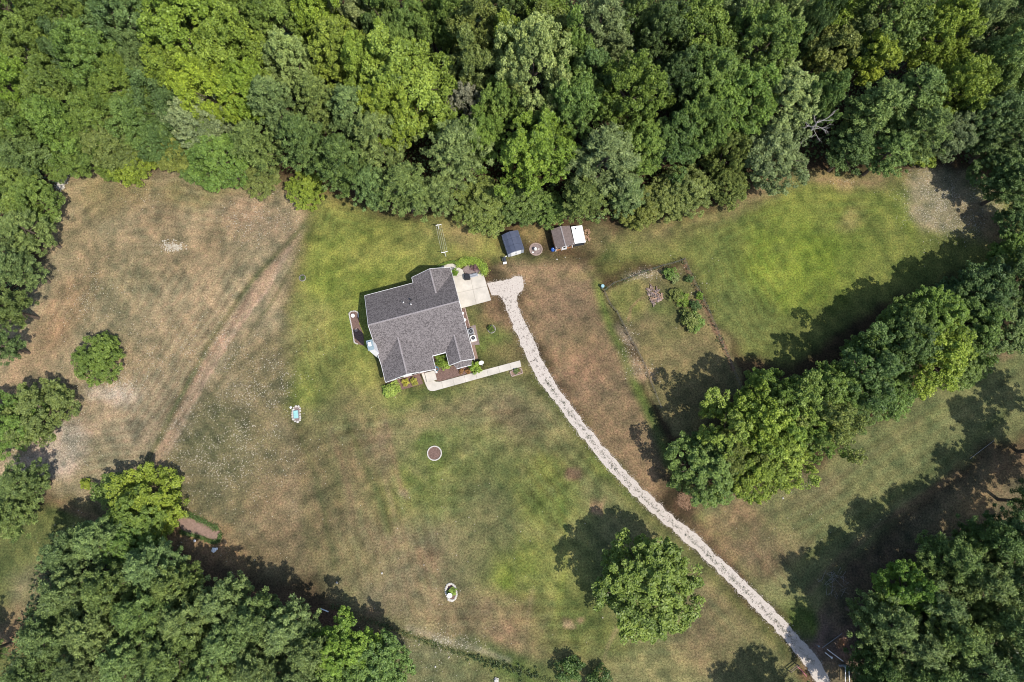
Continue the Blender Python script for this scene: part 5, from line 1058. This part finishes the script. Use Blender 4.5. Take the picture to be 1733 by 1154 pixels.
pile = thing('rubble_pile', 'heap of old grey and pink boards and rubble in the garden plot', 'rubble', tuple(G(1105, 500)))
O3 = pile.location.copy(); bp_ = scatter_in(GV([(1092, 488), (1108, 483), (1122, 505), (1105, 517)]), 80, 33)
for k, (x, y) in enumerate(bp_):
    z_ = R.uniform(.06, .4); a = R.choice([.3, .3 + 1.57]) + R.gauss(0, .25)
    if k % 3: MB().box((0, 0, 0), (R.uniform(.5, 1.2), R.uniform(.1, .2), .05), a).obj('board', ('wood', 'mulchgrey', 'logs', 'soil')[k % 4], pile, loc=(x - O3.x, y - O3.y, z_)).rotation_euler = (R.gauss(0, .12), R.gauss(0, .12), 0)
    else: MB().rock((0, 0, 0), R.uniform(.14, .3)).obj('rubble_stone', 'pinkstone' if k % 2 else 'mulchgrey', pile, loc=(x - O3.x, y - O3.y, z_ * .7))
def sticks(name, label, px, py, rx, n_, m, cat, L=(.5, 1.3), zmax=.35):
    o0 = G(px, py); r = thing(name, label, cat, tuple(o0)); q = MB()
    for k in range(n_):
        a = R.random() * 6.28; d = math.sqrt(R.random()) * rx; x, y = math.cos(a) * d, math.sin(a) * d; b = R.random() * 6.28; l_ = R.uniform(*L) / 2; z_ = R.random() * zmax * (1 - .6 * d / rx) + .04
        q.tube((x - math.cos(b) * l_, y - math.sin(b) * l_, z_), (x + math.cos(b) * l_, y + math.sin(b) * l_, z_ + R.gauss(0, .1)), .025, .012, 4, False)
    o = q.obj('twigs', m, r); o['kind'] = 'stuff'; return r
sticks('brush_pile', 'brown brush pile at the driveway end of the tree row', 1160, 847, 1.3, 170, 'logs', 'brush pile')
sticks('brush_pile', 'scatter of pale dead sticks in the shade along the lower right field', 1410, 985, 2.2, 40, 'deadwood', 'sticks', (.6, 1.8), .15)
# ---------------------------------------------------------------- bare white snag in the forest
sn = thing('dead_tree', 'bare white dead snag among green crowns at the upper right', 'dead tree', tuple(G(1362, 248)))
sn.location = G(1380, 212, 11.0) * 1.0; sn.location.z = 0
MB().tube((0, 0, 0), (.1, 0, 6), .26, .2, 8).tube((.1, 0, 6), (-.1, .1, 12), .2, .1, 8).obj('trunk', 'deadwood', sn)
for k in range(9):
    a = k * 2.4; p0 = Vector((0, .05, 9.5 + k * .28)); q = MB()
    def limb(p, d, L, r, dep):
        e_ = p + d * L; q.tube(p, e_, r, r * .6, 5, False)
        if dep:
            for _ in range(3):
                d2 = (d + Vector((R.gauss(0, .5), R.gauss(0, .5), R.gauss(.05, .25)))).normalized(); limb(p.lerp(e_, R.uniform(.45, 1)), d2, L * R.uniform(.45, .7), r * .55, dep - 1)
    limb(p0, Vector((math.cos(a), math.sin(a), R.uniform(.15, .5))).normalized(), R.uniform(1.1, 2.0), .065, 2); q.obj('branch', 'deadwood', sn)
# ---------------------------------------------------------------- gate and fences at the road end
ZG = lambda a, b: (1340 + a / 12.275, 1060 + b / 12.275)
def rails(name, label, cat, segs, r=.05, m='trim', part='rail'):
    o0 = G(*segs[0][0][:2]); t = thing(name, label, cat, tuple(o0))
    for a, b in segs:
        MB().tube(G(*a[:2], a[2]) - o0, G(*b[:2], b[2]) - o0, r, n=6).obj(part, m, t)
    return t
g0 = rails('gate', 'white tubular farm gate swung open beside the driveway end', 'gate', [((*ZG(740, 480), 1.15), (*ZG(1070, 725), 1.15)), ((*ZG(740, 480), .8), (*ZG(1070, 725), .8)), ((*ZG(740, 480), .45), (*ZG(1070, 725), .45)), ((*ZG(740, 480), .4), (*ZG(740, 480), 1.2))], .055)
fr = rails('rail_fence', 'white double rail fence leaving the bottom edge by the gate', 'fence', [((*ZG(1185, 830), 1.0), (*ZG(1200, 1200), 1.0)), ((*ZG(1115, 850), .9), (*ZG(1112, 1200), .9)), ((*ZG(1185, 830), 0), (*ZG(1185, 830), 1.1)), ((*ZG(1115, 850), 0), (*ZG(1115, 850), 1.0))], .06)
p = G(*ZG(1085, 810)); t_ = thing('gate_post', 'thick white gate post with round white lamp globe on top', 'post', (p.x, p.y, 0)); MB().box((0, 0, .65), (.34, .34, 1.3)).obj('post', 'bluegrey', t_); MB().lathe((0, 0, 1.3), [(.1, 0), (.24, .1), (.28, .26), (.2, .42), (.05, .48)], 16).obj('lamp_globe', 'trim', t_, True); MB().box((-.75, .12, .5), (.5, .25, .3)).obj('latch_box', 'grey', t_)
fr2 = rails('rail_fence', 'thin grey rail fence running up into the pine shade from the gate', 'fence', [((*ZG(640, 440), .9), (*ZG(1040, 150), .9)), ((*ZG(640, 440), .5), (*ZG(1040, 150), .5)), ((*ZG(640, 440), 0), (*ZG(640, 440), 1.0)), ((*ZG(850, 290), 0), (*ZG(850, 290), 1.0)), ((*ZG(1040, 150), 0), (*ZG(1040, 150), 1.0))], .045, 'grey')
t_ = rails('fallen_pole', 'pale pole with round end lying on the ground by the gate', 'pole', [((*ZG(690, 540), .08), (*ZG(830, 650), .08))], .07, 'trim', 'pole'); p = G(*ZG(825, 645)) - t_.location; MB().lathe((p.x, p.y, .02), [(.15, 0), (.17, .1), (.1, .16)], 10).obj('pole_end', 'trim', t_)
t_ = rails('marker_pole', 'pink painted pole lying left of the driveway end', 'pole', [((*ZG(110, 830), .1), (*ZG(190, 900), .1)), ((*ZG(190, 900), .1), (*ZG(310, 1040), .1))], .07, 'pink', 'section')
p = G(1341, 1129); t_ = thing('sign_frame', 'dark wooden frame at the bottom edge left of the driveway', 'sign', (p.x, p.y, 0), math.radians(35))
for s_ in (-.8, .8): MB().box((s_, 0, .6), (.12, .12, 1.2)).obj('post', 'wood', t_)
for z_ in (.5, 1.1): MB().box((0, 0, z_), (1.8, .08, .14)).obj('rail', 'wood', t_)
p = G(*ZG(350, 900)); tag(MB().rock((0, 0, .06), .18).obj('stone', 'stone', loc=(p.x, p.y, .02)), 'white stone on the edge of the driveway end near the pink pole', 'stone')
p = G(1381, 1091); t_ = thing('marker_post', 'small metal marker post with ring top at the driveway edge by the gate', 'post', (p.x, p.y, 0)); MB().tube((0, 0, 0), (0, 0, 1.0), .05, n=8).obj('post', 'grey', t_); MB().lathe((0, 0, 1.0), [(.12, 0), (.14, .04), (.08, .06)], 12).obj('cap', 'bluegrey', t_)
a, b = G(1641, 776), G(1682, 745); d = b - a; t_ = tag(MB().tube((0, 0, .1), (d.x, d.y, .14), .05, .03, 6).obj('fallen_pole', 'deadwood', loc=tuple(a)), 'thin pale pole lying in the tree shade at the far right', 'pole')

for k_, lst in PROTO.items():
    for i_, (cr_, tk_, _, _) in enumerate(lst):
        if (k_, i_) not in used_proto:
            bpy.data.objects.remove(cr_); bpy.data.objects.remove(tk_)
